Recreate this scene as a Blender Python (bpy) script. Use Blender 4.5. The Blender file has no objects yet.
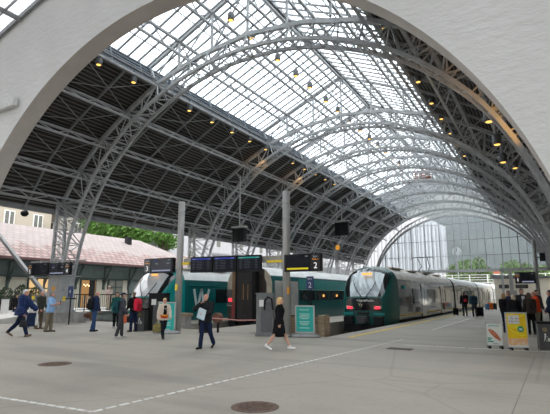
import bpy, bmesh, math, random
from mathutils import Vector, Matrix, noise
random.seed(7)
S = bpy.context.scene
COL = S.collection
PI = math.pi
V = Vector
XC = -12.1          # centre line of the train shed

# ---------------------------------------------------------------- helpers
def tag(o, label=None, cat=None, group=None, kind=None):
    if label: o['label'] = label
    if cat: o['category'] = cat
    if group: o['group'] = group
    if kind: o['kind'] = kind
    return o

def empty(name, loc=(0, 0, 0), rz=0.0, parent=None):
    o = bpy.data.objects.new(name, None)
    COL.objects.link(o)
    o.location = loc
    o.rotation_euler = (0, 0, rz)
    o.empty_display_size = 0.2
    if parent: o.parent = parent
    return o

def thing(name, label, cat, loc=(0, 0, 0), rz=0.0, group=None):
    return tag(empty(name, loc, rz), label, cat, group)

def link_mesh(name, me, parent=None):
    o = bpy.data.objects.new(name, me)
    COL.objects.link(o)
    if parent: o.parent = parent
    return o

def copy_tree(o, parent=None):
    c = o.copy()
    COL.objects.link(c)
    if parent: c.parent = parent
    for ch in list(o.children):
        copy_tree(ch, c)
    return c

class MB:
    """collects simple solids and links them as one mesh"""
    def __init__(s):
        s.v = []; s.f = []; s.m = []; s.mi = 0; s.sm = []; s.smooth = False
    def _add(s, vs, fs):
        b = len(s.v)
        s.v += [tuple(p) for p in vs]
        for f in fs:
            s.f.append([i + b for i in f]); s.m.append(s.mi); s.sm.append(s.smooth)
    def box(s, c, d, rz=0.0, taper=1.0):
        cx, cy, cz = c; a, b, h = d[0] / 2, d[1] / 2, d[2] / 2
        vs = []
        for z, t in ((-h, 1.0), (h, taper)):
            for x, y in ((-a, -b), (a, -b), (a, b), (-a, b)):
                x *= t; y *= t
                vs.append((cx + x * math.cos(rz) - y * math.sin(rz), cy + x * math.sin(rz) + y * math.cos(rz), cz + z))
        s._add(vs, [(3, 2, 1, 0), (4, 5, 6, 7), (0, 1, 5, 4), (1, 2, 6, 5), (2, 3, 7, 6), (3, 0, 4, 7)])
        return s
    def bar(s, p, q, w, h=None, up=(0, 0, 1)):
        p, q = V(p), V(q); h = h or w
        d = q - p
        if d.length < 1e-6: return s
        d.normalize()
        u = V(up)
        if abs(d.dot(u)) > 0.98: u = V((0, 1, 0)) if abs(d.y) < .9 else V((1, 0, 0))
        r = d.cross(u).normalized(); u = r.cross(d)
        vs = []
        for e in (p, q):
            for a, b in ((-1, -1), (1, -1), (1, 1), (-1, 1)):
                vs.append(e + r * (a * w / 2) + u * (b * h / 2))
        s._add(vs, [(3, 2, 1, 0), (4, 5, 6, 7), (0, 1, 5, 4), (1, 2, 6, 5), (2, 3, 7, 6), (3, 0, 4, 7)])
        return s
    def path(s, pts, w, h=None, up=(0, 1, 0)):
        """continuous swept rectangle"""
        pts = [V(p) for p in pts]; h = h or w
        vs = []; n = len(pts); u = V(up)
        for i, p in enumerate(pts):
            d = (pts[min(i + 1, n - 1)] - pts[max(i - 1, 0)]).normalized()
            r = d.cross(u).normalized(); uu = r.cross(d)
            for a, b in ((-1, -1), (1, -1), (1, 1), (-1, 1)):
                vs.append(p + r * (a * w / 2) + uu * (b * h / 2))
        fs = [(3, 2, 1, 0), tuple(range(4 * n - 4, 4 * n))]
        for i in range(n - 1):
            for k in range(4):
                a, b = 4 * i + k, 4 * i + (k + 1) % 4
                fs.append((a, b, b + 4, a + 4))
        s._add(vs, fs)
        return s
    def tube(s, pts, r, n=10, r2=None):
        pts = [V(p) for p in pts]; m = len(pts)
        vs = []; prev = None
        for i, p in enumerate(pts):
            d = (pts[min(i + 1, m - 1)] - pts[max(i - 1, 0)]).normalized()
            if prev is None:
                u = V((0, 0, 1)) if abs(d.z) < .9 else V((1, 0, 0))
                prev = d.cross(u).normalized()
            a = (prev - d * prev.dot(d)).normalized(); b = d.cross(a); prev = a
            if isinstance(r, (list, tuple)): rr = r[i]
            else: rr = r if r2 is None else r + (r2 - r) * i / (m - 1)
            for k in range(n):
                t = 2 * PI * k / n
                vs.append(p + a * (rr * math.cos(t)) + b * (rr * math.sin(t)))
        fs = [tuple(reversed(range(n))), tuple(range(n * (m - 1), n * m))]
        sm = s.smooth
        for i in range(m - 1):
            for k in range(n):
                a, b = n * i + k, n * i + (k + 1) % n
                fs.append((a, b, b + n, a + n))
        s._add(vs, fs)
        return s
    def lathe(s, prof, c=(0, 0, 0), n=20, sx=1, sy=1):
        """prof list of (r,z) from bottom to top"""
        vs = []
        for r, z in prof:
            for k in range(n):
                t = 2 * PI * k / n
                vs.append((c[0] + r * sx * math.cos(t), c[1] + r * sy * math.sin(t), c[2] + z))
        m = len(prof)
        fs = [tuple(reversed(range(n))), tuple(range(n * (m - 1), n * m))]
        for i in range(m - 1):
            for k in range(n):
                a, b = n * i + k, n * i + (k + 1) % n
                fs.append((a, b, b + n, a + n))
        s._add(vs, fs)
        return s
    def poly(s, pts):
        s._add(pts, [tuple(range(len(pts)))]); return s
    def prism(s, pts, d):
        """extrude polygon pts (3d) by vector d"""
        n = len(pts); d = V(d)
        vs = [V(p) for p in pts] + [V(p) + d for p in pts]
        fs = [tuple(reversed(range(n))), tuple(range(n, 2 * n))] + [(i, (i + 1) % n, n + (i + 1) % n, n + i) for i in range(n)]
        s._add(vs, fs); return s
    def loft(s, rings, cap=True, closed=True):
        n = len(rings[0]); vs = [p for r in rings for p in r]; fs = []
        if cap: fs += [tuple(reversed(range(n))), tuple(range(n * (len(rings) - 1), n * len(rings)))]
        for i in range(len(rings) - 1):
            for k in range(n if closed else n - 1):
                a, b = n * i + k, n * i + (k + 1) % n
                fs.append((a, b, b + n, a + n))
        s._add(vs, fs); return s
    def ball(s, c, r, n=12, m=8):
        """ellipsoid, r scalar or (rx,ry,rz)"""
        if not isinstance(r, (tuple, list)): r = (r, r, r)
        vs = []; 
        for i in range(m + 1):
            t = PI * i / m
            for k in range(n):
                p = 2 * PI * k / n
                q = max(math.sin(t), 0.02)
                vs.append((c[0] + r[0] * q * math.cos(p), c[1] + r[1] * q * math.sin(p), c[2] - r[2] * math.cos(t)))
        fs = [tuple(reversed(range(n))), tuple(range(n * m, n * (m + 1)))]
        for i in range(m):
            for k in range(n):
                a, b = n * i + k, n * i + (k + 1) % n
                fs.append((a, b, b + n, a + n))
        s._add(vs, fs); return s
    def mesh(s, name, mats, fix=True):
        me = bpy.data.meshes.new(name)
        me.from_pydata(s.v, [], s.f)
        if not isinstance(mats, (list, tuple)): mats = [mats]
        for m in mats: me.materials.append(m)
        for p, i, sm in zip(me.polygons, s.m, s.sm):
            p.material_index = min(i, len(mats) - 1); p.use_smooth = sm
        if fix:
            bm = bmesh.new(); bm.from_mesh(me)
            bmesh.ops.recalc_face_normals(bm, faces=bm.faces)
            bm.to_mesh(me); bm.free()
        me.update()
        return me
    def build(s, name, mats, parent=None, fix=True):
        return link_mesh(name, s.mesh(name, mats, fix), parent)

# ---------------------------------------------------------------- materials
def nt(name):
    m = bpy.data.materials.new(name); m.use_nodes = True
    t = m.node_tree
    for n in list(t.nodes): t.nodes.remove(n)
    out = t.nodes.new('ShaderNodeOutputMaterial')
    return m, t, out

def mat(name, col, rough=0.6, metal=0.0, var=0.12, scale=6.0, bump=0.0, bscale=30.0, spec=0.5, col2=None, coat=0.0, stretch=None):
    m, t, out = nt(name)
    b = t.nodes.new('ShaderNodeBsdfPrincipled')
    t.links.new(b.outputs[0], out.inputs[0])
    b.inputs['Roughness'].default_value = rough
    b.inputs['Metallic'].default_value = metal
    b.inputs['Specular IOR Level'].default_value = spec
    if coat: b.inputs['Coat Weight'].default_value = coat; b.inputs['Coat Roughness'].default_value = 0.06
    tc = t.nodes.new('ShaderNodeTexCoord')
    src = tc.outputs['Object']
    if stretch:
        mp = t.nodes.new('ShaderNodeMapping'); mp.inputs['Scale'].default_value = stretch
        t.links.new(src, mp.inputs[0]); src = mp.outputs[0]
    nz = t.nodes.new('ShaderNodeTexNoise'); nz.inputs['Scale'].default_value = scale; nz.inputs['Detail'].default_value = 5
    t.links.new(src, nz.inputs[0])
    rp = t.nodes.new('ShaderNodeValToRGB')
    c = col; d = col2 or tuple(x * (1 - var) for x in col); e = col if col2 else tuple(min(1, x * (1 + var)) for x in col)
    rp.color_ramp.elements[0].position = 0.32; rp.color_ramp.elements[0].color = (*d, 1)
    rp.color_ramp.elements[1].position = 0.68; rp.color_ramp.elements[1].color = (*e, 1)
    t.links.new(nz.outputs[0], rp.inputs[0])
    t.links.new(rp.outputs[0], b.inputs['Base Color'])
    if bump:
        n2 = t.nodes.new('ShaderNodeTexNoise'); n2.inputs['Scale'].default_value = bscale; n2.inputs['Detail'].default_value = 6
        t.links.new(src, n2.inputs[0])
        bp = t.nodes.new('ShaderNodeBump'); bp.inputs['Strength'].default_value = bump; bp.inputs['Distance'].default_value = 0.05
        t.links.new(n2.outputs[0], bp.inputs['Height']); t.links.new(bp.outputs[0], b.inputs['Normal'])
    return m

def emit(name, col, st):
    m, t, out = nt(name)
    e = t.nodes.new('ShaderNodeEmission'); e.inputs[0].default_value = (*col, 1); e.inputs[1].default_value = st
    t.links.new(e.outputs[0], out.inputs[0]); return m

def glass(name, tint=(0.92, 0.95, 0.97), fres=0.08):
    m, t, out = nt(name)
    a = t.nodes.new('ShaderNodeBsdfTransparent'); a.inputs[0].default_value = (*tint, 1)
    g = t.nodes.new('ShaderNodeBsdfGlossy'); g.inputs['Roughness'].default_value = 0.05
    mx = t.nodes.new('ShaderNodeMixShader'); mx.inputs[0].default_value = fres
    t.links.new(a.outputs[0], mx.inputs[1]); t.links.new(g.outputs[0], mx.inputs[2]); t.links.new(mx.outputs[0], out.inputs[0])
    return m

STEEL = mat('grey_painted_steel', (0.37, 0.375, 0.38), 0.5, 0.0, 0.15, 3.0)
STEELD = mat('dark_grey_painted_steel', (0.22, 0.225, 0.23), 0.5, 0.0, 0.15, 3.0)
GALV = mat('galvanised_steel', (0.42, 0.42, 0.40), 0.45, 0.2, 0.15, 5.0)
LOUV = mat('blue_grey_louvre', (0.20, 0.225, 0.25), 0.5, 0, 0.12, 4)
BLACK = mat('black_plastic', (0.014, 0.014, 0.016), 0.55, 0, 0.2, 8, spec=.2)
RUBBER = mat('black_rubber', (0.012, 0.012, 0.013), 0.7, 0, 0.2, 8, spec=.2)
DKGREY = mat('dark_grey_enamel', (0.075, 0.078, 0.08), 0.45, 0, 0.12, 5)
MIDGREY = mat('mid_grey_enamel', (0.16, 0.17, 0.17), 0.5, 0, 0.12, 5)
SCREEN = mat('dark_screen', (0.010, 0.012, 0.020), 0.25, 0, 0.1, 3, spec=.2)
WHITE = mat('white_paint', (0.78, 0.78, 0.76), 0.5, 0, 0.05, 5)
SILVER = mat('silver_frame', (0.55, 0.56, 0.56), 0.35, 0.5, 0.08, 5)
WOODM = mat('weathered_timber', (0.36, 0.27, 0.18), 0.8, 0, 0.3, 4, 0.3, 20, stretch=(1, 1, 8))
GLASSR = glass('roof_glass', (0.93, 0.96, 0.98), 0.05)
GLASSG = glass('gable_glass', (0.90, 0.93, 0.95), 0.05)
YEL = mat('yellow_paint', (0.85, 0.62, 0.03), 0.5, 0, 0.08, 6)

def plaster():
    m, t, out = nt('rough_white_plaster')
    b = t.nodes.new('ShaderNodeBsdfPrincipled'); b.inputs['Roughness'].default_value = 0.9
    t.links.new(b.outputs[0], out.inputs[0])
    tc = t.nodes.new('ShaderNodeTexCoord')
    n1 = t.nodes.new('ShaderNodeTexNoise'); n1.inputs['Scale'].default_value = 0.5; n1.inputs['Detail'].default_value = 6
    t.links.new(tc.outputs['Object'], n1.inputs[0])
    rp = t.nodes.new('ShaderNodeValToRGB')
    rp.color_ramp.elements[0].position = .3; rp.color_ramp.elements[0].color = (.63, .63, .62, 1)
    rp.color_ramp.elements[1].position = .75; rp.color_ramp.elements[1].color = (.70, .70, .69, 1)
    t.links.new(n1.outputs[0], rp.inputs[0]); t.links.new(rp.outputs[0], b.inputs['Base Color'])
    n2 = t.nodes.new('ShaderNodeTexNoise'); n2.inputs['Scale'].default_value = 3.2; n2.inputs['Detail'].default_value = 5; n2.inputs['Roughness'].default_value = .6
    mp = t.nodes.new('ShaderNodeMapping'); mp.inputs['Scale'].default_value = (.7, 1, 1.6); mp.inputs['Rotation'].default_value = (0, .4, 0)
    t.links.new(tc.outputs['Object'], mp.inputs[0]); t.links.new(mp.outputs[0], n2.inputs[0])
    bp = t.nodes.new('ShaderNodeBump'); bp.inputs['Strength'].default_value = .7; bp.inputs['Distance'].default_value = .07
    t.links.new(n2.outputs[0], bp.inputs['Height']); t.links.new(bp.outputs[0], b.inputs['Normal'])
    return m
PLASTER = plaster()
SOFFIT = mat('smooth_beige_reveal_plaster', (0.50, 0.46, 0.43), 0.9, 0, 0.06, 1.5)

def floor_mat():
    m, t, out = nt('worn_concrete_floor')
    b = t.nodes.new('ShaderNodeBsdfPrincipled'); b.inputs['Roughness'].default_value = 0.62; b.inputs['Specular IOR Level'].default_value = .35
    t.links.new(b.outputs[0], out.inputs[0])
    tc = t.nodes.new('ShaderNodeTexCoord')
    def ramp(sock, stops):
        r = t.nodes.new('ShaderNodeValToRGB'); e = r.color_ramp.elements
        e[0].position, e[0].color = stops[0][0], (*stops[0][1], 1)
        e[1].position, e[1].color = stops[-1][0], (*stops[-1][1], 1)
        for p, c in stops[1:-1]:
            q = e.new(p); q.color = (*c, 1)
        t.links.new(sock, r.inputs[0]); return r.outputs[0]
    def nz(sc, det, stretch=(1, 1, 1), rot=0, dist=0):
        mp = t.nodes.new('ShaderNodeMapping'); mp.inputs['Scale'].default_value = stretch; mp.inputs['Rotation'].default_value = (0, 0, rot)
        t.links.new(tc.outputs['Object'], mp.inputs[0])
        n = t.nodes.new('ShaderNodeTexNoise'); n.inputs['Scale'].default_value = sc; n.inputs['Detail'].default_value = det; n.inputs['Distortion'].default_value = dist
        t.links.new(mp.outputs[0], n.inputs[0]); return n.outputs[0]
    def mul(a, c):
        x = t.nodes.new('ShaderNodeMix'); x.data_type = 'RGBA'; x.blend_type = 'MULTIPLY'; x.inputs[0].default_value = 1
        t.links.new(a, x.inputs[6]); t.links.new(c, x.inputs[7]); return x.outputs[2]
    base = ramp(nz(.22, 6, (1, .55, 1), -.5, .6), [(.30, (.305, .283, .24)), (.48, (.39, .358, .302)), (.70, (.455, .415, .348))])
    streak = ramp(nz(.55, 7, (.28, 1.6, 1), -.45, .3), [(.30, (.74, .75, .76)), (.5, (.95, .95, .95)), (.7, (1, 1, 1))])
    spots = ramp(nz(9, 5), [(.25, (.86, .86, .86)), (.45, (1, 1, 1))])
    col = mul(mul(base, streak), spots)
    v = t.nodes.new('ShaderNodeTexVoronoi'); v.feature = 'DISTANCE_TO_EDGE'; v.inputs['Scale'].default_value = .17
    dm = t.nodes.new('ShaderNodeMapping'); t.links.new(tc.outputs['Object'], dm.inputs[0])
    t.links.new(dm.outputs[0], v.inputs['Vector'])
    crack = ramp(v.outputs['Distance'], [(0.0, (.86, .85, .84)), (.006, (1, 1, 1))])
    col = mul(col, crack)
    t.links.new(col, b.inputs['Base Color'])
    bp = t.nodes.new('ShaderNodeBump'); bp.inputs['Strength'].default_value = .15; bp.inputs['Distance'].default_value = .01
    t.links.new(nz(25, 4), bp.inputs['Height']); t.links.new(bp.outputs[0], b.inputs['Normal'])
    return m
FLOOR = floor_mat()

def planks():
    """dark boards with lighter open joints, running along the hall; UV.x = metres up the slope"""
    m, t, out = nt('dark_roof_boards')
    b = t.nodes.new('ShaderNodeBsdfPrincipled'); b.inputs['Roughness'].default_value = .85; b.inputs['Specular IOR Level'].default_value = .1
    t.links.new(b.outputs[0], out.inputs[0])
    uv = t.nodes.new('ShaderNodeUVMap')
    sp = t.nodes.new('ShaderNodeSeparateXYZ'); t.links.new(uv.outputs[0], sp.inputs[0])
    md = t.nodes.new('ShaderNodeMath'); md.operation = 'MODULO'; md.inputs[1].default_value = .24; t.links.new(sp.outputs[0], md.inputs[0])
    gt = t.nodes.new('ShaderNodeMath'); gt.operation = 'GREATER_THAN'; gt.inputs[1].default_value = .165; t.links.new(md.outputs[0], gt.inputs[0])
    nz = t.nodes.new('ShaderNodeTexNoise'); nz.inputs['Scale'].default_value = .8; nz.inputs['Detail'].default_value = 6
    tc = t.nodes.new('ShaderNodeTexCoord'); t.links.new(tc.outputs['Object'], nz.inputs[0])
    rp = t.nodes.new('ShaderNodeValToRGB')
    e = rp.color_ramp.elements; e[0].position = .35; e[0].color = (.028, .026, .025, 1); e[1].position = .66; e[1].color = (.046, .041, .038, 1)
    q = e.new(.74); q.color = (.085, .056, .036, 1)
    t.links.new(nz.outputs[0], rp.inputs[0])
    mx = t.nodes.new('ShaderNodeMix'); mx.data_type = 'RGBA'; mx.inputs[7].default_value = (.15, .147, .143, 1)
    t.links.new(gt.outputs[0], mx.inputs[0]); t.links.new(rp.outputs[0], mx.inputs[6])
    t.links.new(mx.outputs[2], b.inputs['Base Color'])
    return m
PLANKS = planks()

def tiles():
    m, t, out = nt('pink_clay_roof_tiles')
    b = t.nodes.new('ShaderNodeBsdfPrincipled'); b.inputs['Roughness'].default_value = .75
    t.links.new(b.outputs[0], out.inputs[0])
    uv = t.nodes.new('ShaderNodeUVMap')
    br = t.nodes.new('ShaderNodeTexBrick'); br.inputs['Scale'].default_value = 1.0
    br.inputs['Brick Width'].default_value = .55; br.inputs['Row Height'].default_value = .55; br.inputs['Mortar Size'].default_value = .05
    br.inputs['Color1'].default_value = (.20, .125, .112, 1); br.inputs['Color2'].default_value = (.30, .205, .19, 1); br.inputs['Mortar'].default_value = (.10, .07, .066, 1)
    t.links.new(uv.outputs[0], br.inputs['Vector'])
    # upper part weathered pale
    sp = t.nodes.new('ShaderNodeSeparateXYZ'); t.links.new(uv.outputs[0], sp.inputs[0])
    nz = t.nodes.new('ShaderNodeTexNoise'); nz.inputs['Scale'].default_value = .9; nz.inputs['Detail'].default_value = 5; t.links.new(uv.outputs[0], nz.inputs[0])
    ad = t.nodes.new('ShaderNodeMath'); ad.operation = 'MULTIPLY_ADD'; ad.inputs[1].default_value = .16; t.links.new(sp.outputs[1], ad.inputs[0]); t.links.new(nz.outputs[0], ad.inputs[2])
    rp = t.nodes.new('ShaderNodeValToRGB'); rp.color_ramp.elements[0].position = .85; rp.color_ramp.elements[0].color = (0, 0, 0, 1)
    rp.color_ramp.elements[1].position = 1.25 if False else 1.0; rp.color_ramp.elements[1].color = (.55, .55, .55, 1)
    t.links.new(ad.outputs[0], rp.inputs[0])
    mx = t.nodes.new('ShaderNodeMix'); mx.data_type = 'RGBA'; mx.inputs[7].default_value = (.27, .26, .25, 1)
    t.links.new(rp.outputs[0], mx.inputs[0]); t.links.new(br.outputs[0], mx.inputs[6]); t.links.new(mx.outputs[2], b.inputs['Base Color'])
    bp = t.nodes.new('ShaderNodeBump'); bp.inputs['Strength'].default_value = .5; bp.inputs['Distance'].default_value = .04
    t.links.new(br.outputs['Fac'], bp.inputs['Height']); bp.invert = True
    t.links.new(bp.outputs[0], b.inputs['Normal'])
    return m
TILES = tiles()

def uvset(me, fn):
    uv = me.uv_layers.new(name='UVMap')
    for l in me.loops:
        uv.data[l.index].uv = fn(me.vertices[l.vertex_index].co)

def text(name, s, size, loc, rot, parent, material, ext=0.002, align='CENTER'):
    cu = bpy.data.curves.new(name, 'FONT'); cu.body = s; cu.size = size; cu.extrude = ext
    cu.align_x = align; cu.align_y = 'CENTER'
    tmp = bpy.data.objects.new('tmp_text', cu); COL.objects.link(tmp)
    dg = bpy.context.evaluated_depsgraph_get()
    me = bpy.data.meshes.new_from_object(tmp.evaluated_get(dg))
    bpy.data.objects.remove(tmp); bpy.data.curves.remove(cu)
    me.name = name; me.materials.clear(); me.materials.append(material)
    o = link_mesh(name, me, parent); o.location = loc; o.rotation_euler = rot
    return o
FACE_CAM = (PI / 2, 0, 0)      # lettering that reads from -Y
FACE_X = (PI / 2, 0, PI / 2)   # lettering on a +X face

# ---------------------------------------------------------------- camera
F = 460.0
cam_d = bpy.data.cameras.new('camera'); cam = bpy.data.objects.new('camera', cam_d); COL.objects.link(cam)
cam_d.sensor_width = 36.0; cam_d.lens = 36.0 * F / 550.0; cam_d.clip_end = 5000
Rv, Uv, Fv = V((.86148365, .50778531, 0)), V((.0948882, -.16098266, .98238527)), V((-.49884081, .84630885, .18686676))
M = Matrix((Rv, Uv, -Fv)).transposed().to_4x4(); M.translation = V((0, 0, 1.6))
cam.matrix_world = M
S.camera = cam

# ---------------------------------------------------------------- world
w = bpy.data.worlds.new('overcast'); S.world = w; w.use_nodes = True
wt = w.node_tree; bg = wt.nodes['Background']
tc = wt.nodes.new('ShaderNodeTexCoord'); nz = wt.nodes.new('ShaderNodeTexNoise'); nz.inputs['Scale'].default_value = 2.2; nz.inputs['Detail'].default_value = 4
wt.links.new(tc.outputs['Generated'], nz.inputs[0])
rp = wt.nodes.new('ShaderNodeValToRGB')
rp.color_ramp.elements[0].position = .3; rp.color_ramp.elements[0].color = (.90, .95, 1.0, 1)
rp.color_ramp.elements[1].position = .7; rp.color_ramp.elements[1].color = (1.0, 1.0, 1.0, 1)
wt.links.new(nz.outputs[0], rp.inputs[0]); wt.links.new(rp.outputs[0], bg.inputs[0]); bg.inputs[1].default_value = 3.4

S.view_settings.view_transform = 'Standard'; S.view_settings.look = 'None'; S.view_settings.gamma = 1.0
S.view_settings.exposure = 0.2; S.view_settings.use_curve_mapping = False
S.cycles.max_bounces = 8; S.cycles.transparent_max_bounces = 24; S.cycles.use_denoising = True
S.cycles.diffuse_bounces = 5

# ================================================================ SETTING
YE = 130.0
fl = MB()
def slab(x0, x1, y0, y1, z=0.0, t=1.2):
    fl.box(((x0 + x1) / 2, (y0 + y1) / 2, z - t / 2), (x1 - x0, y1 - y0, t))
slab(-40, 30, -22, 16.7)                   # concourse
slab(-7.55, 14, 16.7, YE)                  # right-hand platform
slab(-14.1, -11.15, 16.7, YE)              # island platform with planters
slab(-19.7, -17.35, 19.3, YE)              # second island
slab(-17.35, -15.4, 16.7, 18.3)
slab(-15.4, -14.1, 16.7, 17.2)
slab(-25.0, -17.35, 16.7, 19.3)
slab(-40, -25.0, 16.7, YE, 0.0)
floor = fl.build('floor', FLOOR); tag(floor, kind='structure')
BALLAST = mat('oily_track_bed', (0.085, 0.075, 0.065), 0.95, 0, 0.4, 5, 0.5, 12)
pb = MB()
pb.box((-9.35, 73.4, -.95), (3.6, 113.4, .2)); pb.box((-15.72, 74.1, -.95), (3.25, 111.8, .2)); pb.box((-22.35, 74.6, -.95), (5.3, 110.8, .2))
tag(pb.build('floor_track_bed', BALLAST), kind='structure')
RAIL = mat('worn_rail', (.22, .17, .14), .4, .7, .2, 6)
rl = MB()
for c, y0 in ((-9.35, 17.5), (-15.72, 19.2), (-21.3, 20.2)):
    for s in (-.72, .72):
        rl.box((c + s, (y0 + 128) / 2, -.77), (.07, 128 - y0, .16))
tag(rl.build('trim_rails', RAIL), kind='structure')
# concrete kerbs at the track ends and sides
CONC = mat('grey_concrete', (.34, .33, .31), .9, 0, .2, 2.5, .2, 20)
# raised deck on the far left with a ramp up to it
dk = MB()
dk.box((-31.5, 43, .275), (13, 51.2, .55))
dk.prism([(-38, 12.4, -.01), (-38, 17.5, .55), (-38, 17.5, -.3), (-38, 12.4, -.3)], (11.6, 0, 0))
tag(dk.build('floor_deck', mat('pale_platform_paving', (.55, .53, .50), .8, 0, .1, 2)), kind='structure')
dw = MB(); dw.box((-24.95, 43, .265), (.12, 51, .53)); dw.box((-24.9, 43, .52), (.3, 51, .1))
tag(dw.build('trim_deck_edge', CONC), kind='structure')

# inlaid guide lines and painted lines
LINE = mat('white_marking', (.72, .72, .69), .7, 0, .15, 8)
def dashed(name, p, q, w, on, off):
    b = MB(); p, q = V(p), V(q); d = (q - p); L = d.length; d.normalize(); s = 0
    while s < L:
        e = min(s + on, L)
        b.bar((*(p + d * s), .004), (*(p + d * e), .004), w, .008); s = e + off
    return tag(b.build(name, LINE), kind='structure')
def gnd(px, py):                           # a floor point of the photograph's frame
    r = Rv * (px - 275) - Uv * (py - 207) + Fv * F
    return (r * (-1.6 / r.z)).xy
dashed('trim_guide_line', gnd(92, 412), gnd(403, 339.5), .055, .16, .07)
dashed('trim_guide_line_short', gnd(-30, 393), gnd(92, 412), .055, .16, .05)
dashed('trim_guide_line_cross', gnd(404, 345), gnd(560, 352.5), .06, .9, .06)
dashed('trim_guide_line_platform', gnd(432, 330), gnd(470, 318.5), .06, 2, .0)
yl = MB(); yl.box((-6.75, 46, .004), (.20, 58, .008))
yo = yl.build('trim_yellow_edge_line', mat('worn_yellow_line', (.72, .52, .10), .7, 0, .25, 6)); tag(yo, kind='structure')
ck = MB(); ck.bar((*gnd(535, 356), .001), (*gnd(512, 414), .001), .014, .004); 
tag(ck.build('trim_joint', mat('dark_joint', (.24, .225, .205), .9)), kind='structure')

# iron covers in the floor
IRON = mat('rusty_cast_iron', (.17, .115, .09), .75, .2, .35, 14, .6, 40)
def cover(p, r, label):
    t = thing('manhole_cover', label, 'manhole cover', (p[0], p[1], 0))
    b = MB(); b.lathe([(r + .05, 0), (r + .05, .006), (r, .006), (r, .004), (0.01, .004)], n=36); b.build('rim', IRON, t)
    b = MB()
    for i in range(-5, 6):
        for j in range(-5, 6):
            if (i * i + j * j) < 27: b.box((i * r / 6, j * r / 6, .007), (r / 9, r / 9, .008))
    b.build('stud_plate', IRON, t)
cover(gnd(255, 407), .30, 'round rusty manhole cover in the middle of the near floor')
cover(gnd(55, 364), .32, 'round reddish manhole cover on the floor near the walking man in the navy jacket')
t = thing('drain_grate', 'rectangular dark iron grate in the floor before the yellow platform line', 'grate', (*gnd(400, 349), 0))
b = MB(); b.box((0, 0, .004), (.72, .42, .008)); b.build('frame', IRON, t)
b = MB()
for i in range(9): b.box((-.32 + i * .08, 0, .011), (.03, .36, .008))
b.build('bars', BLACK, t)

# ---------------- near wall with the arch
def arch_wall():
    y0, y1, R, zc, n = 11.5, 12.32, 13.08, -.2, 96
    x0, x1 = -48.0, 28.0
    arc = [(XC - R * math.cos(PI * i / n), zc + R * math.sin(PI * i / n)) for i in range(n + 1)]
    arc[0] = (arc[0][0], 0.0); arc[-1] = (arc[-1][0], 0.0)
    def roofz(x):
        pr = [(-62, 9.0), (-35.2, 11.4), (-7.62, 18.9), (28.5, 11.9)]
        for (xa, za), (xb, zb) in zip(pr, pr[1:]):
            if xa <= x <= xb: return za + (zb - za) * (x - xa) / (xb - xa)
        return 9.0
    out = []
    for i in range(m_ := n + 1):
        a = PI * i / n; dx, dz = -math.cos(a), math.sin(a); k = R + .2
        while x0 < XC + dx * k < x1 and zc + dz * k < roofz(XC + dx * k) + .35: k += .02
        out.append((XC + dx * k, max(0, zc + dz * k)))
    b = MB(); m = n + 1
    vs = [(x, y, z) for y in (y0, y1) for ring in (arc, out) for x, z in ring]
    fs, mi = [], []
    A0, O0, A1, O1 = 0, m, 2 * m, 3 * m
    for i in range(n):
        fs.append((A0 + i, A0 + i + 1, O0 + i + 1, O0 + i)); mi.append(0)
        fs.append((A1 + i, O1 + i, O1 + i + 1, A1 + i + 1)); mi.append(0)
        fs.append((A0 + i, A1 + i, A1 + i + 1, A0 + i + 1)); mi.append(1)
        fs.append((O0 + i, O0 + i + 1, O1 + i + 1, O1 + i)); mi.append(0)
    fs += [(A0, O0, O1, A1), (A0 + n, A1 + n, O1 + n, O0 + n)]; mi += [0, 0]
    b.v = vs; b.f = [list(f) for f in fs]; b.m = mi; b.sm = [False] * len(fs)
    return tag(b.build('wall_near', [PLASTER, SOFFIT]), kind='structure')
arch_wall()

# glazed concourse roof abutting the wall (seen at the upper left), extended unseen to dim it; rear wall added
sk = empty('window_1'); tag(sk, kind='structure')
GLASSC = glass('concourse_glass_dimming_tint', (.61, .615, .625), .05)  # tint chosen to dim daylight on the wall and floor
P0, P1 = V((-23.6, 11.45, 14.55)), V((-19.2, 11.45, 15.75))
dirx = (P1 - P0).normalized()
a, c = P0 - dirx * 12, P1 + dirx * 12
d_ = V((28, 11.45, 12.0)); YB = V((0, -33, 0))
b = MB(); b.prism([a, c, c + YB, a + YB], (0, 0, .012)); b.build('glass_pane', GLASSC, sk)
b = MB(); b.prism([c, d_, d_ + YB, c + YB], (0, 0, .012)); b.build('glass_pane', GLASSC, sk)
b = MB()
b.path([a + V((0, -.06, -.04)), c + V((0, -.06, -.04)), d_ + V((0, -.06, -.04))], .22, .14, up=(0, 1, 0))
for k in range(0, 40):
    for e, f in ((a, c), (c, d_)): b.bar(e + V((0, -.8 - k * .8, -.05)), f + V((0, -.8 - k * .8, -.05)), .05, .14)
for k in range(0, 13):
    p = a + (c - a) * (k / 12); b.bar(p + V((0, 0, -.14)), p + YB + V((0, 0, -.14)), .14, .20)
    p = c + (d_ - c) * (k / 12); b.bar(p + V((0, 0, -.14)), p + YB + V((0, 0, -.14)), .14, .20)
b.build('frame', STEELD, sk)
b = MB()
p = a + (c - a) * .42
for dz in (-.25, -.42): b.tube([p + V((0, -.02, dz)), p + V((0, -14, dz))], .05, 8)
b.box(p + V((0, -.05, -.34)), (.22, .1, .4)); b.build('pipe', STEELD, sk)
b = MB(); b.box((-5, -21.7, 8), (70, .4, 16)); tag(b.build('wall_back', mat('cream_concourse_wall', (.62, .60, .56), .9, 0, .05, 1)), kind='structure')  # unseen behind the camera, added to block and bounce light

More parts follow.
